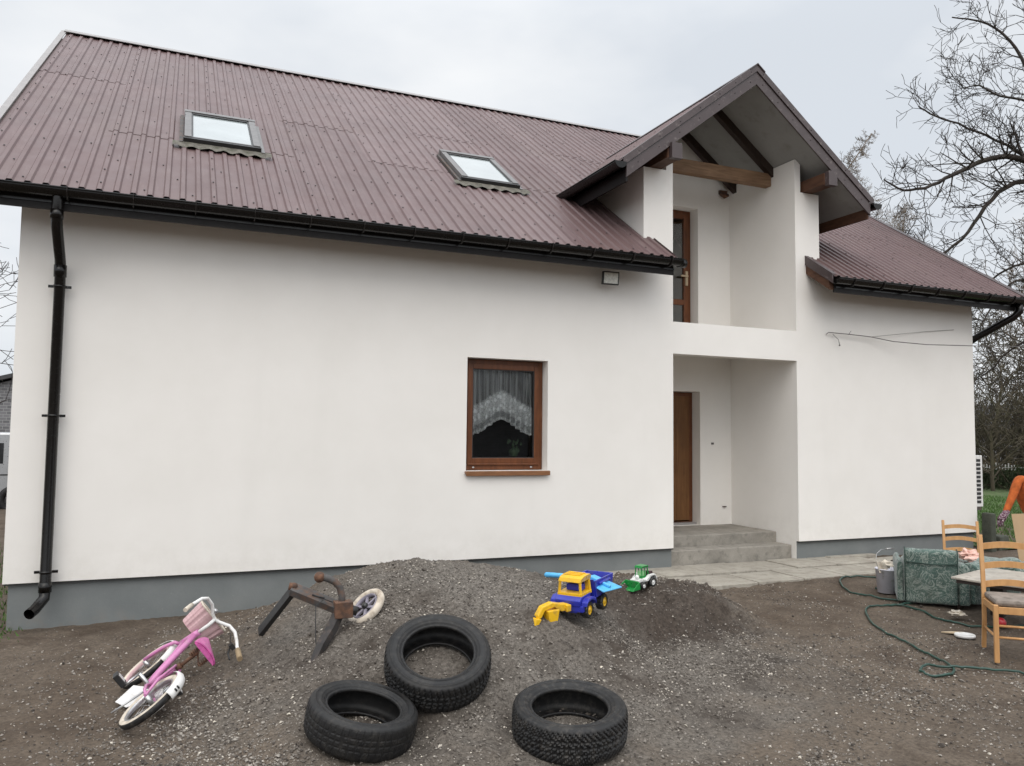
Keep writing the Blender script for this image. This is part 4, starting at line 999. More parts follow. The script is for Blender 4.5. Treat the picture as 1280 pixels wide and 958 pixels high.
for y in (-.11,.10): mb.prism([(.14,y,.015),(.27,y,.012),(.20,y,.07),(.145,y,.095)],(0,.01,0))
mb.prism([(.14,-.10,.015),(.27,-.10,.012),(.27,-.10,.018),(.15,-.10,.022)],(0,.20,0)); mb.prism([(.14,-.10,.015),(.15,-.10,.015),(.155,-.10,.095),(.145,-.10,.10)],(0,.20,0)); mb.build('loader_bucket',M['tgreen'],tt,.003)

# ------------------------------------------------------------------ furniture
tex=bpy.data.textures.new('sag','CLOUDS'); tex.noise_scale=.16; tex.noise_depth=2
def soften(o,st=.028,bev=.03,lv=4):
    b=o.modifiers.new('bevel','BEVEL'); b.width=bev; b.segments=3; b.limit_method='ANGLE'; b.angle_limit=R(35)
    q=o.modifiers.new('sub','SUBSURF'); q.subdivision_type='SIMPLE'; q.levels=lv; q.render_levels=lv
    d=o.modifiers.new('sag','DISPLACE'); d.texture=tex; d.strength=st; d.mid_level=.5; d.texture_coords='GLOBAL'
    o.data.polygons.foreach_set('use_smooth',[True]*len(o.data.polygons)); return o
ac=empty('armchair',(7.36,-2.78,.13)); ac.rotation_euler=(0,0,math.atan2(.70,.714))
tag(ac,'low old armchair in green patterned fabric, its buttoned back to the camera','armchair'); ac['label']='low old green patterned armchair with its tall back turned to the camera'
DW=.50; DL=.72
mb=MB(); mb.box(.12,DL,.02,DW-.02,.07,.34); soften(mb.build('base',M['fabric'],ac))
mb=MB(); mb.prism([(.0,.0,.05),(.17,.0,.05),(.13,.0,.57),(.02,.0,.60),(-.04,.0,.585)],(0,DW,0)); bko=soften(mb.build('backrest',M['fabric'],ac),.022)
mb=MB()
for y in (.012,DW-.012): mb.tube([(-.012,y,.07),(-.045,y,.575),(-.0,y,.612),(.08,y,.60)],.005,6)
mb.tube([(-.046,.02,.47),(-.050,DW/2,.455),(-.046,DW-.02,.47)],.007,6)
mb.build('piping',M['fabricdark'],bko)
for y0,y1 in ((-.10,.0),(DW,DW+.06)):
    mb=MB(); poly=[(0.03,y0,.05)]+[(0.03,(y0+y1)/2-(y1-y0)/2*1.1*math.cos(PI*k/8),.40+.06*math.sin(PI*k/8)) for k in range(9)]+[(0.03,y1,.05)]
    mb.prism(poly,(DL,0,0)); soften(mb.build('armrest',M['fabric'],ac),.018,.02,3)
mb=MB(); mb.box(.18,DL+.02,.01,DW-.01,.34,.44); soften(mb.build('seat_cushion',M['fabric'],ac),.02,.04,3)
for x in (.08,DL-.08):
    for y in (.0,DW-.0):
        mb=MB(); mb.tube([(x,y,-.01),(x,y,.06)],[.02,.026],8); mb.build('foot',M['darkwood'],ac)
sf=empty('sofa',(7.50,-2.86,.13)); sf.rotation_euler=(0,0,math.atan2(.16,.987))
tag(sf,'low green patterned sofa end with padded arm, half hidden behind the stone-topped table','sofa')
mb=MB(); mb.box(.0,.92,.0,.62,.06,.36); soften(mb.build('base',M['fabric'],sf))
mb=MB(); mb.prism([(.0,-.02,.33)]+[(.0,.07-.10*math.cos(PI*k/8),.40+.075*math.sin(PI*k/8)) for k in range(9)]+[(.0,.16,.33)],(.90,0,0)); soften(mb.build('armrest',M['fabric'],sf),.02,.02,3)
mb=MB(); mb.box(.12,.88,.17,.60,.36,.45); soften(mb.build('seat_cushion',M['fabric'],sf),.03,.04,3)
mb=MB(); mb.tube([(.42,-.10,.36),(.95,-.12,.37)],.095,14); soften(mb.build('bolster',M['fabric'],sf),.03,.02,2)
def crumple(name,c,r,mat,lab,cat,seed,flat=.5,n=14):
    rs=np.random.RandomState(seed); mb=MB(); mb.ball((0,0,0),1,seg=18,rings=12)
    V=[]
    for v in mb.v:
        v=Vector(v); k=.75+.5*math.sin(v.x*5+seed)*math.sin(v.y*6+1)*math.cos(v.z*5+2)+rs.uniform(-.10,.10); V.append((v.x*r*k,v.y*r*k,v.z*r*flat*k))
    mb.v=V; mb.s=[False]*len(mb.s); o=mb.build(name,mat); o.location=c; tag(o,lab,cat); return o
crumple('cloth',(7.66,-2.66,.655),.12,M['cloth'],'crumpled peach cloth lying on the green sofa arm beside the armchair','cloth',3,.6)
tb=empty('coffee_table',(7.38,-3.30,.12)); tb.rotation_euler=(0,0,math.atan2(.30,.95))
tag(tb,'low table with worn pale stone top beside the green armchair','table')
mb=MB(); mb.prism([(-.45,-.36,.415),(.42,-.38,.415),(.45,.34,.415),(-.44,.36,.415),(-.47,.1,.415)],(0,0,.022)); mb.build('table_top',M['marble'],tb,.006)
mb=MB(); mb.box(-.42,.40,-.34,.32,.380,.413); mb.build('table_frame',M['darkedge'],tb,.004)
for x,y in ((.0,-.20),(.30,.20)):
    mb=MB(); mb.box(x-.06,x+.06,y-.06,y+.06,-.03,.378); mb.build('leg',M['fabric'] if x==-.02 else M['darkwood'],tb,.01)
o=MB(); o.ball((0,0,0),.045,seg=14,rings=10); ob=o.build('red_ball',M['redp']); ob.location=(7.10,-3.40,.175); tag(ob,'small red plastic ball under the pale stone table','ball')
ob=crumple('rag',(7.02,-3.02,.185),.085,M['paper'],'dirty white rag on the earth under the armchair side','rag',5,.35)

def chair(loc,rz,sc,lab):
    r=empty('wooden_chair',loc,(0,0,rz),sc); tag(r,lab,'chair','light wooden ladder-back chairs')
    W_=.42; D_=.40   # local x width, y depth (back at +y), front at 0
    for s in (0,1):
        x=s*W_
        mb=MB(); mb.bar((x,0,0),(x,0,.455),.036,.036,up=(0,1,0)); mb.build('leg',M['beech'],r,.006)
        mb=MB(); P_=[(x,D_+.05,0),(x,D_,.25),(x,D_,.47),(x,D_+.02,.66),(x,D_+.085,.95)]
        for i in range(4): mb.bar(P_[i],Vector(P_[i+1])+(Vector(P_[i+1])-Vector(P_[i])).normalized()*.004,.034,.030,up=(0,1,0))
        mb.build('back_post',M['beech'],r,.005)
    for z,y in ((.55,D_+.015),(.70,D_+.035),(.86,D_+.068)):
        mb=MB(); vs=[]; n=12
        for i in range(n+1):
            t=i/n; x=.017+(W_-.034)*t; bow=.028*math.sin(PI*t); a=.018*math.sin(PI*t)
            for (yy,zz) in ((-.008,-.026),(.008,-.026),(.008,.026),(-.008,.026)): vs.append((x,y+yy+bow,z+zz+a))
        mb.add(vs,[(i*4+k,i*4+(k+1)%4,(i+1)*4+(k+1)%4,(i+1)*4+k) for i in range(n) for k in range(4)],0,False); mb.build('back_slat',M['beech'],r)
    mb=MB(); mb.box(.018,W_-.018,-.012,.012,.385,.44); mb.box(.018,W_-.018,D_-.012,D_+.012,.385,.44); mb.box(-.010,.010,.02,D_-.02,.385,.44); mb.box(W_-.01,W_+.01,.02,D_-.02,.385,.44); mb.build('seat_rail',M['beech'],r,.003)
    mb=MB(); mb.box(.0,W_,.0,D_,.443,.495); mb.build('seat_cushion',M['cushion'],r,.022)
    mb=MB(); mb.tube([(0,.0,.20),(W_,.0,.20)],.010,8); mb.tube([(0,.0,.20),(0,D_+.01,.20)],.010,8); mb.tube([(W_,.0,.20),(W_,D_+.01,.20)],.010,8); mb.tube([(0,.0,.29),(W_,.0,.29)],.010,8); mb.build('stretcher',M['beech'],r)
    return r
# chair depth axis (back direction) in world (.67,.743): rotate local +y there
c1=chair((6.11,-4.07,.085),math.atan2(.743,.67)-PI/2,1.0,'light wooden ladder-back chair with grey cushion, nearest the camera at the right edge')
c2=copy_tree(c1); c2.location=(7.91,-2.25,.15); c2.rotation_euler=(0,0,math.atan2(.80,.60)-PI/2-.10); c2.scale=(.82,)*3
c2['label']='light wooden chair standing behind the green armchair, only its back showing'
# cardboard sheet
mb=MB(); mb.box(0,.55,-.004,.004,0,.62); o=mb.build('cardboard_sheet',M['cardb'],None); o.location=(8.90,-2.36,.40); o.rotation_euler=(R(-12),R(-4),math.atan2(-.72,.69)+.1); tag(o,'plain brown cardboard sheet standing upright in front of the person','cardboard')
mb=MB(); mb.box(0,.5,-.25,.25,0,.34); o=mb.build('wooden_crate',M['beam'],None,.004); o.location=(8.98,-2.50,.13); o.rotation_euler=(0,0,-.75); tag(o,'low wooden crate that carries the cardboard sheet','crate')
# bucket full of waste
bu=empty('bucket',(7.33,-1.92,.165)); tag(bu,'pale lavender plastic bucket with waste paper sticking out, beside the armchair','bucket')
mb=MB(); mb.lathe([(0,.0),(.095,.0),(.115,.25),(.120,.25),(.120,.262),(.112,.262),(.092,.01),(0,.01)],None,28); mb.build('tub',M['bucket'],bu)
mb=MB(); mb.tube([(-.11,.0,.24),(-.13,.02,.33),(-.10,.04,.42),(-.02,.05,.46),(.10,.05,.465)],.003,5); mb.tube([(.06,.05,.465),(.16,.05,.463)],.008,8); mb.build('handle',M['metal'],bu)
for k in range(4):
    rs=random.Random(k+3); mb=MB(); a=rs.uniform(0,6.28); 
    V=[Vector((rs.uniform(-.11,.08),rs.uniform(-.08,.08),rs.uniform(.22,.36))) for _ in range(5)]
    if k==0: V=[Vector(p) for p in ((-.13,-.02,.22),(-.16,0,.37),(-.10,.02,.33),(-.04,.0,.29),(-.05,-.05,.24))]
    mb.add(V,[(0,1,2),(0,2,3),(0,3,4)]); o=mb.build('waste_paper',M['paper']); o.location=bu.location; o.modifiers.new('t','SOLIDIFY').thickness=.003
    tag(o,['torn cream paper sticking highest out of the lavender bucket','creased brown paper in the lavender bucket','folded beige paper in the lavender bucket','crumpled pale paper in the lavender bucket'][k],'waste paper','waste papers in the bucket')
# hose
hz=lambda x,y:sz(x,y)+.012
def cat(pts,n=10):
    out=[]; P=[Vector((p[0],p[1])) for p in pts]
    for i in range(len(P)-1):
        p0=P[max(i-1,0)];p1=P[i];p2=P[i+1];p3=P[min(i+2,len(P)-1)]
        for k in range(n):
            t=k/n; out.append(.5*((2*p1)+(p2-p0)*t+(2*p0-5*p1+4*p2-p3)*t*t+(-p0+3*p1-3*p2+p3)*t**3))
    out.append(P[-1]); return out
h1=[(7.35,-1.75),(7.78,-1.417),(7.54,-1.165),(7.244,-1.332),(6.971,-1.739),(6.993,-2.026),(7.10,-2.257),(7.25,-2.35),(7.05,-2.45),(6.705,-2.392),(6.556,-2.378),(6.33,-2.568),(6.06,-2.931),(5.929,-3.266),(5.82,-3.602),(5.743,-3.889),(5.648,-4.048),(5.485,-4.148),(5.333,-4.113),(5.303,-4.034),(5.428,-3.965),(5.586,-3.99),(5.853,-4.15),(6.062,-4.323),(6.5,-4.6)]
h2=[(6.8,-2.40),(6.925,-2.473),(6.90,-2.75),(6.85,-3.05),(7.035,-3.30),(7.6,-3.5)]
mb=MB()
for hh in (h1,h2):
    P=cat(hh); 
    mb.tube([(p.x,p.y,hz(p.x,p.y)+.004+(.012 if (hh is h1 and 185<i<230) else 0)) for i,p in enumerate(P)],.0095,8)
o=mb.build('garden_hose',M['hose']); tag(o,'dark green garden hose looping over the earth in front of the armchair','hose')
# paint lid and flat brush
mb=MB(); mb.lathe([(0,.018),(.075,.018),(.080,.022),(.084,.018),(.084,0),(.078,0)],None,28); o=mb.build('tub_lid',M['white']); o.location=(6.53,-3.47,sz(6.53,-3.47)+.006); tag(o,'round white plastic lid on the ground by the hose','lid')
mb=MB(); mb.prism([(0,0,0),(.10,-.035,0),(.20,-.02,0),(.21,.02,0),(.10,.03,0)],(0,0,.012)); o=mb.build('wood_offcut',M['stick'],None,.004); o.location=(6.44,-3.30,sz(6.44,-3.3)+.008); o.rotation_euler=(0,0,-.55); tag(o,'thin pale wood offcut touching the white lid','wood scrap')

# ------------------------------------------------------------------ person in orange sweater
def skin_obj(name,verts,edges,rad,mat,parent=None,sub=2):
    me=bpy.data.meshes.new(name); me.from_pydata(verts,edges,[]); o=bpy.data.objects.new(name,me); col.objects.link(o)
    m=o.modifiers.new('s','SKIN'); 
    for i,r in enumerate(rad):
        r=r if hasattr(r,'__len__') else (r,r); me.skin_vertices[0].data[i].radius=r
    me.skin_vertices[0].data[0].use_root=True
    s=o.modifiers.new('d','SUBSURF'); s.levels=sub; s.render_levels=sub
    dg=bpy.context.evaluated_depsgraph_get(); nm=bpy.data.meshes.new_from_object(o.evaluated_get(dg)); nm.name=name
    bpy.data.objects.remove(o); q=bpy.data.objects.new(name,nm); col.objects.link(q); nm.materials.clear(); nm.materials.append(mat)
    nm.polygons.foreach_set('use_smooth',[True]*len(nm.polygons))
    if parent is not None: q.parent=parent
    return q
pe=empty('person',(9.50,-2.04,.13)); pe.rotation_euler=(0,0,math.atan2(-.42,.92)); 
tag(pe,'person in an orange sweater and patterned gloves at the right edge, arm reaching out','person')
# local x = to the picture's right, y = away ; leans over slightly, right arm hangs out to the left
hip=(.13,0,.80); chest=(.03,-.05,1.10); neck=(.07,-.10,1.33); head=(.10,-.15,1.44)
shL=(-.12,-.08,1.28); elL=(-.235,-.12,1.05); wrL=(-.35,-.16,.85); haL=(-.40,-.17,.79)
shR=(.24,-.10,1.26); elR=(.36,-.22,1.03); wrR=(.38,-.42,.93); haR=(.38,-.49,.90)
V=[hip,chest,neck,head,(.11,-.165,1.50),shL,elL,wrL,shR,elR,wrR,(.06,0,.76),(.06,-.01,.43),(.06,.02,.08),(.22,0,.76),(.25,-.03,.43),(.26,.02,.08),(.06,-.12,.03),(.26,-.12,.03)]
Ed=[(0,1),(1,2),(2,3),(3,4),(1,5),(5,6),(6,7),(1,8),(8,9),(9,10),(0,11),(11,12),(12,13),(0,14),(14,15),(15,16),(13,17),(16,18)]
Rd=[(.14,.10),(.15,.105),(.055,.055),(.085,.095),(.075,.085),(.055,.055),(.042,.042),(.028,.028),(.055,.055),(.042,.042),(.028,.028),(.085,.085),(.055,.055),(.04,.04),(.085,.085),(.055,.055),(.04,.04),(.035,.03),(.035,.03)]
body=skin_obj('body',V,Ed,Rd,M['skin'],pe)
# face details joined to body mesh: nose and ears as small additions
Vs=[hip,chest,(.06,-.085,1.27),shL,elL,wrL,shR,elR,wrR]
Es=[(0,1),(1,2),(1,3),(3,4),(4,5),(1,6),(6,7),(7,8)]
skin_obj('sweater',Vs,Es,[(.165,.125),(.17,.13),(.085,.08),(.062,.062),(.047,.046),(.034,.034),(.062,.062),(.047,.046),(.034,.034)],M['sweater'],pe)
skin_obj('trousers',[(.13,0,.83),(.06,0,.74),(.06,-.01,.43),(.06,.02,.12),(.22,0,.74),(.25,-.03,.43),(.26,.02,.12)],[(0,1),(1,2),(2,3),(0,4),(4,5),(5,6)],[(.155,.115),(.10,.10),(.075,.075),(.065,.065),(.10,.10),(.075,.075),(.065,.065)],M['trouser'],pe)
for hw,el in ((wrL,haL),(wrR,haR)):
    d=(Vector(el)-Vector(hw)).normalized(); x,y,t=frame_from(d); w0=Vector(hw)
    mb=MB(); mb.tube([w0-d*.05,w0,w0+d*.04,w0+d*.085,w0+d*.10],[.036,.036,.042,.042,.030],12)
    for k,(off,ln) in enumerate(((-.033,.062),(-.011,.075),(.011,.070),(.033,.055))):
        b=w0+d*.085+x*off; mb.tube([b,b+d*ln*.45-y*.008,b+d*ln*.8-y*.026,b+d*ln-y*.045],[.0125,.012,.011,.009],8)
    b=w0+d*.02+x*-.035; mb.tube([b,b+d*.03-x*.022-y*.01,b+d*.06-x*.026-y*.02],[.015,.013,.010],8)
    mb.build('glove',M['glove'],pe)
mb=MB(); hc=Vector((.105,-.15,1.475)); mb.ball(hc+Vector((0,.02,.02)),.098,sx=.92,sy=1.02,sz=1.08,seg=18,rings=12); mb.build('hair',M['hair'],pe)
for s,x in ((-1,.06),(1,.26)):
    mb=MB(); mb.ball((x,-.06,.035),.05,sx=.85,sy=2.3,sz=.75); mb.build('shoe',M['shoe'],pe)

# ------------------------------------------------------------------ trees
def twigs(mb,p,d,L,r,depth,rs,seg=4,spread=.75,curl=.22,upb=.10,kids=(3,5),minr=.0035,droop=0):
    n=max(3,int(L/.22) if L>.6 else 3); n=min(n,8); pts=[p.copy()]; dirs=[d.copy()]; q=p.copy(); dd=d.copy()
    for i in range(n):
        dd=(dd+Vector((rs.gauss(0,curl),rs.gauss(0,curl),rs.gauss(0,curl)+upb-droop))).normalized(); q=q+dd*(L/n); pts.append(q.copy()); dirs.append(dd.copy())
    r1=max(minr,r*.45); mb.tube(pts,[r+(r1-r)*i/n for i in range(n+1)],seg if r>.012 else 3,cap=False)
    if depth<=0: return
    k=rs.randint(*kids)
    for c in range(k):
        i=rs.randint(max(1,n//3),n); ax=dirs[i]; side=ax.orthogonal().normalized(); side.rotate(Matrix.Rotation(rs.uniform(0,2*PI),3,ax).to_quaternion())
        nd=(ax*(1-spread*.55)+side*spread*rs.uniform(.7,1.2)).normalized()
        twigs(mb,pts[i],nd,L*rs.uniform(.42,.72),max(minr,(r+(r1-r)*i/n)*.62),depth-1,rs,seg,spread,curl,upb,kids,minr,droop)
def limb(mb,pts,r0,r1,rs,depth,every=.35,L0=1.5,**k):
    P=[Vector(p) for p in pts]; out=[]
    for i in range(len(P)-1):
        p0=P[max(i-1,0)];p1=P[i];p2=P[i+1];p3=P[min(i+2,len(P)-1)]
        for j in range(4):
            t=j/4; out.append(.5*((2*p1)+(p2-p0)*t+(2*p0-5*p1+4*p2-p3)*t*t+(-p0+3*p1-3*p2+p3)*t**3)+Vector((rs.gauss(0,.02),)*3))
    out.append(P[-1]); n=len(out); mb.tube(out,[r0+(r1-r0)*(i/(n-1))**.8 for i in range(n)],7,cap=False)
    for i in range(2,n):
        if rs.random()<.95:
            d=(out[i]-out[i-1]).normalized()
            for _ in range(rs.choice((1,2,2))):
                side=d.orthogonal().normalized(); side.rotate(Matrix.Rotation(rs.uniform(0,2*PI),3,d).to_quaternion())
                nd=(d*.6+side*.8+Vector((0,0,.12))).normalized(); r=(r0+(r1-r0)*(i/(n-1))**.8)
                twigs(mb,out[i],nd,L0*rs.uniform(.5,1.0)*(1-.35*i/n),max(.007,r*.38),depth,rs,**k)
rs=random.Random(21)
tr=empty('walnut_tree',(16.92,.72,-.05)); tag(tr,'big bare tree at the right edge, its long branches reaching in over the roof','tree')
TO=Vector((-16.92,-.72,.05))
mb=MB(); mb.tube([(16.95,.75,-.2),(16.92,.72,.54),(16.75,.65,2.64),(16.61,.58,4.44),(16.4,.53,6.39),(16.2,.48,8.35),(15.99,.44,10.15)],[.34,.27,.23,.20,.15,.11,.05],12); o=mb.build('trunk',M['bark'],tr); o.location=TO
LM=dict(A=[(16.59,.53,5.2),(15.25,.82,6.63),(14.24,1.03,7.0),(13.54,1.15,6.97),(12.86,1.27,6.66),(12.26,1.36,6.35),(11.66,1.44,6.21),(11.19,1.44,6.33)],
B=[(16.59,.53,5.2),(15.23,.96,6.36),(14.46,1.19,6.69),(13.86,1.4,6.31),(13.41,1.56,5.69),(12.9,1.74,5.2),(12.51,1.85,5.06)],
C=[(16.59,.53,5.2),(15.84,.86,7.5),(15.13,1.27,8.47),(14.82,1.51,9.46),(14.45,1.8,10.0),(13.94,2.18,10.21)],
D=[(16.59,.53,5.2),(15.83,.98,8.01),(15.51,1.34,9.53),(15.34,1.66,10.62),(15.16,2.02,11.27)],
E=[(15.67,.76,7.44),(14.73,1.17,8.2),(14.21,1.43,8.36),(13.9,1.6,8.56),(13.67,1.76,8.55)],
F=[(15.42,.92,6.68),(14.52,1.07,7.06),(13.84,1.12,7.27),(13.04,1.23,7.48),(12.33,1.31,7.61),(11.87,1.28,7.69)],
G=[(16.61,.58,4.44),(15.61,1.09,5.21),(14.89,1.53,5.23),(14.46,1.87,4.94),(14.16,2.16,4.49)],
H=[(16.62,.59,4.14),(15.29,.91,4.54),(14.27,1.12,4.79),(13.68,1.17,4.46),(13.19,1.21,3.85)],
I=[(16.62,.59,4.14),(15.72,1.19,4.16),(15.23,1.64,3.87),(14.87,2.05,3.42),(14.75,2.34,3.12)])
mb=MB(); rr=dict(A=.085,B=.075,C=.06,D=.06,E=.030,F=.034,G=.04,H=.04,I=.035)
for k_,v in LM.items(): limb(mb,v,rr[k_],.012,rs,2,L0=1.05,kids=(2,4),minr=.0048,curl=.17,upb=.07)
o=mb.build('crown',M['bark'],tr); o.location=TO
def simple_tree(name,loc,h,r,seed,lab,cat_,mat,first=.25,n=26,L=2.2,depth=2,spread=.7,upb=.1,conif=False,group=None,minr=.008,kids=(3,5),curl=.16):
    rs=random.Random(seed); root=empty(name,loc); tag(root,lab,cat_,group)
    mb=MB(); pts=[Vector((rs.gauss(0,.05)*i,rs.gauss(0,.05)*i,h*i/8-.1)) for i in range(9)]; mb.tube(pts,[r*(1-.88*i/8) for i in range(9)],8); mb.build('trunk',mat,root)
    cr=MB()
    for k in range(n):
        t=first+(1-first)*(k/n)**.9; i=min(7,int(t*8)); p=pts[i].lerp(pts[i+1],t*8-i); a=k*2.4+rs.uniform(-.4,.4)
        if conif: d=Vector((math.cos(a),math.sin(a),.15-.2*(1-t))).normalized(); l=L*(1.12-t)*rs.uniform(.8,1.1)
        else: d=Vector((math.cos(a),math.sin(a),.35+.9*t)).normalized(); l=L*(1.25-t)*rs.uniform(.75,1.15)
        twigs(cr,p,d,l,r*.30*(1.1-t)+minr,depth,rs,4,spread,curl,upb,kids,minr)
    cr.build('crown',mat,root); return root
simple_tree('larch_tree',(25.6,14.8,-.3),14.6,.14,31,'bare pale larch with upright pointed crown rising behind the dormer roof','tree',M['bark2'],.2,150,2.0,2,.8,.10,True,'bare trees behind the house',.0055,(5,7),.05)
simple_tree('birch_tree',(29.8,17.4,-.3),12.4,.15,32,'bare pale twiggy tree just right of the larch above the low roof','tree',M['bark2'],.2,90,2.4,2,.8,.06,False,'bare trees behind the house',.006,(5,7),.09)
simple_tree('birch_tree',(33.5,13.5,-.3),11.0,.15,33,'bare pinkish brown tree behind the arching branches at the right','tree',M['bark2'],.15,60,2.8,2,.7,.08,False,'bare trees behind the house',.009,(4,6))
for k,(x,y,h,sd,lab) in enumerate(((27.8,11.6,6.6,41,'bare shrubby fruit tree beyond the lawn, close to the house corner'),(30.6,10.9,6.0,42,'bare spreading fruit tree beyond the lawn, above the person'),(34.5,13.2,7.5,43,'taller bare tree farther back between the two fruit trees'))):
    simple_tree('fruit_tree',(x,y,-.3),h,.075,sd,lab,'tree',M['bark3'],.12,44,2.4,2,.85,.05,False,'bare trees beyond the lawn',.011,(4,6))
simple_tree('ash_tree',(-5.3,13.5,-.1),8.0,.22,51,'bare dark tree at the left edge behind the house corner','tree',M['bark'],.25,34,2.6,3,.7,.08,False,None,.007,(3,4))
# thicket and undergrowth (uncountable)
rs=random.Random(77); mb=MB()
for k in range(520):
    t=rs.random(); x=26.5+9.5*t+rs.gauss(0,.8); y=15.4-3.9*t+rs.gauss(0,1.0)+1.6; L=rs.uniform(1.8,4.6)
    twigs(mb,Vector((x,y,-.4)),Vector((rs.gauss(0,.25),rs.gauss(0,.25),1)).normalized(),L,.022,1,rs,3,.7,.14,.02,(3,6),.010)
o=mb.build('thicket',M['bark3']); tag(o,'dense brown thicket of bare stems beyond the lawn','thicket',kind='stuff')
def brush(n,xr,hr,mats,name,lab,seed,size,yo=0):
    rs_=np.random.RandomState(seed); t=rs_.rand(n); x=26.0+9.5*t+rs_.normal(0,.5,n); y=14.2-3.9*t+rs_.normal(0,.45,n)+yo
    hmax=hr*(.7+.5*(.5+vnoise(x*.9,y*.9,4))); z=-.3+rs_.rand(n)**.8*hmax
    c=np.stack([x,y,z],-1); a=rs_.normal(0,1,(n,3,3))*size; a[:,:,2]*=1.5
    P=(c[:,None]+a).reshape(-1,3); F=np.arange(3*n).reshape(-1,3)
    o=np_mesh(name,P,F,mats,smooth=False); tag(o,lab,'undergrowth',kind='stuff'); return o
brush(16000,0,1.05,M['brushg'],'undergrowth','dark green undergrowth along the far edge of the lawn',5,.035)
brush(9000,0,1.5,M['brush'],'undergrowth','dry brown undergrowth behind the green strip',6,.035,.7)
# far pale fence and barn
fe=empty('white_fence',(28.2,12.9,.75)); tag(fe,'broken row of low white pickets in the undergrowth beyond the lawn','fence')
fd=Vector((.925,-.38,0)); rs=random.Random(9)
mb=MB()
for k in range(34):
    if 15<k<20: continue
    p=fd*(k*.12); mb.box(p.x-.028,p.x+.028,p.y-.01,p.y+.01,rs.uniform(-.06,0),rs.uniform(.14,.26))
mb.build('picket',M['white'],fe)
mb=MB(); mb.bar((0,.02,.06),tuple(fd*4.1+Vector((0,.02,.06))),.03,.02); mb.build('rail',M['white'],fe)
ba=empty('far_barn',(52,30,-.3)); tag(ba,'long low grey barn far behind the thicket','barn')
ba.rotation_euler=(0,0,-.38)
mb=MB(); mb.box(-12,14,-3,3,0,2.9); mb.build('wall',M['concfar'],ba)
mb=MB(); mb.prism([(-12.4,-3.6,2.8),(-12.4,3.6,2.8),(-12.4,0,4.6)],(26.8,0,0)); mb.build('roof',M['slate'],ba)
# lawn beside the house
def lawn_z(X,Y): return ground_z(X,Y)+.05*fbm(X,Y,.6,4,.5,44)+.012
la=grid_mesh('lawn',np.concatenate([np.arange(11.6,20,.15),np.arange(20,46,.6)]),np.concatenate([np.arange(-.2,8,.15),np.arange(8,40,.6)]),lawn_z,M['lawn']); tag(la,kind='structure')
def grass(n,xr,yr,h,seed,name,lab,zf,cond=None):
    r=np.random.RandomState(seed); x=r.uniform(*xr,n); y=r.uniform(*yr,n)
    if cond is not None: k=cond(x,y,r); x=x[k]; y=y[k]; n=len(x)
    z=zf(x,y); a=r.uniform(0,2*PI,n); hh=h*r.uniform(.5,1.2,n); wd=.006+.004*hh/h
    dx=np.cos(a)*wd;dy=np.sin(a)*wd; lx=r.normal(0,.4,n)*hh; ly=r.normal(0,.4,n)*hh
    P=np.stack([np.stack([x-dx,y-dy,z-.01],-1),np.stack([x+dx,y+dy,z-.01],-1),np.stack([x+lx,y+ly,z+hh],-1)],1).reshape(-1,3)
    o=np_mesh(name,P,np.arange(3*n).reshape(-1,3),M['grass'],smooth=False); tag(o,lab,'grass',kind='stuff')
grass(60000,(11.7,24),(0,12),.07,3,'grass','green grass growing on the lawn right of the house',lawn_z,lambda x,y,r:(y<.75*(x-10.5))&(y>.25*(x-12))&(r.rand(len(x))<.9-.5*(.5+fbm(x,y,.7,3,.5,2))))
grass(9000,(-5.0,-1.30),(-.4,6.0),.06,4,'grass','sparse green grass along the left side of the house',gz_detail,lambda x,y,r:r.rand(len(x))<np.exp(-np.abs(x+1.5)/.8))
grass(2500,(-2.6,-1.1),(-.9,.2),.045,6,'grass','grass tuft at the left house corner',gz_detail,lambda x,y,r:r.rand(len(x))<np.exp(-((x+1.9)**2+(y-.1)**2)/.22))
# farm building behind the photographer (mirrored in the window)
fb=empty('farm_building',(13,-26,0)); tag(fb,'dark brick farm building opposite the house, mirrored in its window','farm building')
mb=MB(); mb.box(-9,9,-4,4,-.2,2.9); mb.prism([(-9,-4,2.9),(-9,4,2.9),(-9,0,4.7)],(18,0,0)); mb.build('wall',M['blockwall'],fb)
mb=MB()
for sg in (-1,1): mb.prism([(-9.4,0,4.72),(-9.4,sg*4.5,2.68),(-9.4,sg*4.5,2.82),(-9.4,0,4.88)],(18.8,0,0))
mb.build('roof',M['slate'],fb)
simple_tree('ash_tree',(13.2,-20,0),9.5,.25,61,'bare dark tree across the yard from the house','tree',M['bark'],.25,40,3.2,3,.7,.08,False,None,.010,(3,4))
# ------------------------------------------------------------------ left background: van and outbuilding
vn=empty('van',(-4.75,13.6,-.08)); vn.rotation_euler=(0,0,R(4)); tag(vn,'silver van parked behind the house, cut by the left edge','van')
mb=MB(); prof=[(-2.3,.35),(-2.35,.75),(-2.1,.95),(-1.45,1.08),(-.85,1.75),(-.5,1.86),(1.9,1.86),(2.12,1.75),(2.28,1.1),(2.3,.5),(2.25,.35)]
mb.prism([(x,-.85,z) for x,z in prof],(0,1.7,0)); mb.build('body',M['silver'],vn,.05)
mb=MB(); mb.box(-.7,.25,-.858,-.851,1.15,1.62); mb.box(.33,1.2,-.858,-.851,1.15,1.62); mb.build('side_window',M['carglass'],vn,.003)
mb=MB(); mb.box(-2.3,2.32,-.862,-.851,.33,.50); mb.box(-1.9,2.2,-.858,-.851,.88,.91); mb.build('side_trim',M['black'],vn)
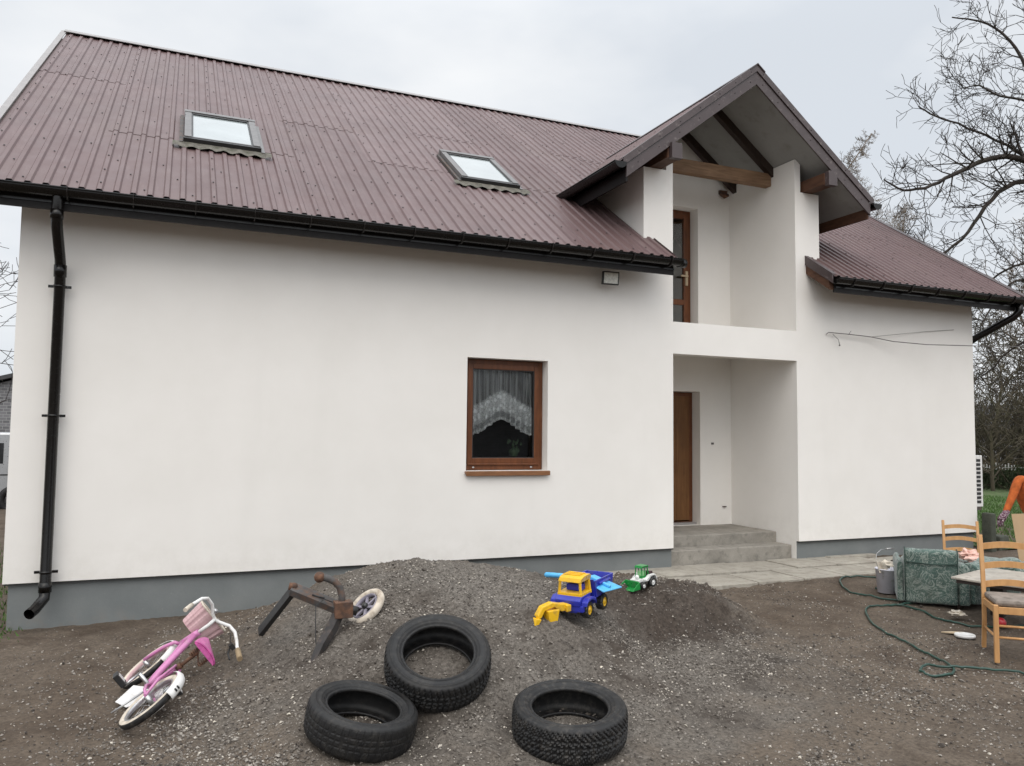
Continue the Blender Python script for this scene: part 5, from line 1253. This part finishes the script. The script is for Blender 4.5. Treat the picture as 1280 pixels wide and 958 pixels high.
for x in (-1.45,1.45):
    for y in (-.80,.80):
        mb=MB(); mb.lathe([(.19,-.1),(.30,-.1),(.33,-.07),(.33,.07),(.30,.1),(.19,.1)],Matrix.Translation((x,y,.33))@Matrix.Rotation(PI/2,4,'X'),28,closed=True); wv=mb.build('wheel',M['rubber'],vn)
        mb=MB(); mb.lathe([(0,-.07),(.19,-.085),(.19,.085),(0,.07)],Matrix.Translation((x,y,.33))@Matrix.Rotation(PI/2,4,'X'),24); mb.build('rim',M['metal'],wv)
mb=MB(); mb.box(2.27,2.31,-.80,-.66,.95,1.30); mb.build('tail_lamp',M['redlamp'],vn,.01)
sh=empty('block_shed',(-7.0,27.5,-.3)); tag(sh,'grey block outbuilding with dark roof behind the van','outbuilding'); 
mb=MB(); mb.prism([(-6,0,0),(3.5,0,0),(3.5,0,4.7),(-1,0,3.4),(-6,0,1.9)],(0,5,0)); mb.build('wall',M['blockwall'],sh)
mb=MB(); mb.prism([(-6.2,-.3,1.95),(3.9,-.3,4.92),(3.9,-.3,5.08),(-6.2,-.3,2.10)],(0,5.6,0)); mb.build('roof',M['slate'],sh)

# ------------------------------------------------------------------ camera
cam=bpy.data.cameras.new('camera'); co=bpy.data.objects.new('camera',cam); col.objects.link(co)
Rv=Vector((.91959957,-.39269994,.01110799)); Uv=Vector((-.03576556,-.05552906,.99781629)); Fv=Vector((.39122558,.91798871,.06510964))
co.matrix_world=Matrix(((Rv.x,Uv.x,-Fv.x,0),(Rv.y,Uv.y,-Fv.y,-8.5),(Rv.z,Uv.z,-Fv.z,1.85),(0,0,0,1)))
cam.sensor_width=36; cam.lens=996.5/1280*36; cam.clip_start=.05; cam.clip_end=2000
scene.camera=co

# ------------------------------------------------------------------ light
world=bpy.data.worlds.new('World'); scene.world=world; world.use_nodes=True
n=world.node_tree.nodes; l=world.node_tree.links; n.clear()
out=n.new('ShaderNodeOutputWorld'); bg=n.new('ShaderNodeBackground'); bg.inputs['Strength'].default_value=.1
sky=n.new('ShaderNodeTexSky'); sky.sky_type='NISHITA'; sky.sun_disc=False; sky.sun_elevation=R(48); sky.sun_rotation=R(205)
tc=n.new('ShaderNodeTexCoord'); mp=n.new('ShaderNodeMapping'); mp.inputs['Scale'].default_value=(1,1,2.2); l.new(tc.outputs['Generated'],mp.inputs[0])
nz=n.new('ShaderNodeTexNoise'); nz.inputs['Scale'].default_value=2.3; nz.inputs['Detail'].default_value=5; nz.inputs['Roughness'].default_value=.5; l.new(mp.outputs[0],nz.inputs['Vector'])
cr=n.new('ShaderNodeValToRGB'); cr.color_ramp.elements[0].position=.36; cr.color_ramp.elements[0].color=(.68,.722,.775,1); cr.color_ramp.elements[1].position=.64; cr.color_ramp.elements[1].color=(.90,.915,.93,1); l.new(nz.outputs['Fac'],cr.inputs[0])
sx=n.new('ShaderNodeSeparateXYZ'); l.new(tc.outputs['Generated'],sx.inputs[0])
def mrange(v,a,b,c,d):
    m=n.new('ShaderNodeMapRange'); m.interpolation_type='SMOOTHSTEP'; l.new(v,m.inputs[0]); 
    for i,x in enumerate((a,b,c,d)): m.inputs[1+i].default_value=x
    return m.outputs[0]
zen=mrange(sx.outputs[2],.42,1.0,0,1.55); back=mrange(sx.outputs[1],.1,-.8,0,.50)
ad=n.new('ShaderNodeMath'); ad.operation='ADD'; l.new(zen,ad.inputs[0]); l.new(back,ad.inputs[1]); ad2=n.new('ShaderNodeMath'); ad2.operation='ADD'; ad2.inputs[1].default_value=1.0; l.new(ad.outputs[0],ad2.inputs[0])
mul=n.new('ShaderNodeVectorMath'); mul.operation='SCALE'; l.new(cr.outputs[0],mul.inputs[0]); l.new(ad2.outputs[0],mul.inputs['Scale'])
mul2=n.new('ShaderNodeVectorMath'); mul2.operation='SCALE'; mul2.inputs['Scale'].default_value=10.0; l.new(mul.outputs[0],mul2.inputs[0])
mx=n.new('ShaderNodeMix'); mx.data_type='RGBA'; mx.inputs[0].default_value=.95; l.new(sky.outputs[0],mx.inputs[6]); l.new(mul2.outputs[0],mx.inputs[7])
l.new(mx.outputs[2],bg.inputs[0]); l.new(bg.outputs[0],out.inputs[0])
sun=bpy.data.lights.new('sun','SUN'); sun.energy=.95; sun.angle=R(45); sun.color=(1,.91,.80); so=bpy.data.objects.new('sun',sun); col.objects.link(so)
so.rotation_euler=(R(90-48),0,R(180-205)) ; so.rotation_euler=Vector((.28,.60,-.74)).to_track_quat('-Z','Y').to_euler()
vs_=scene.view_settings; vs_.view_transform='Standard'; vs_.look='None'; vs_.gamma=1; vs_.use_curve_mapping=False; vs_.exposure=.10
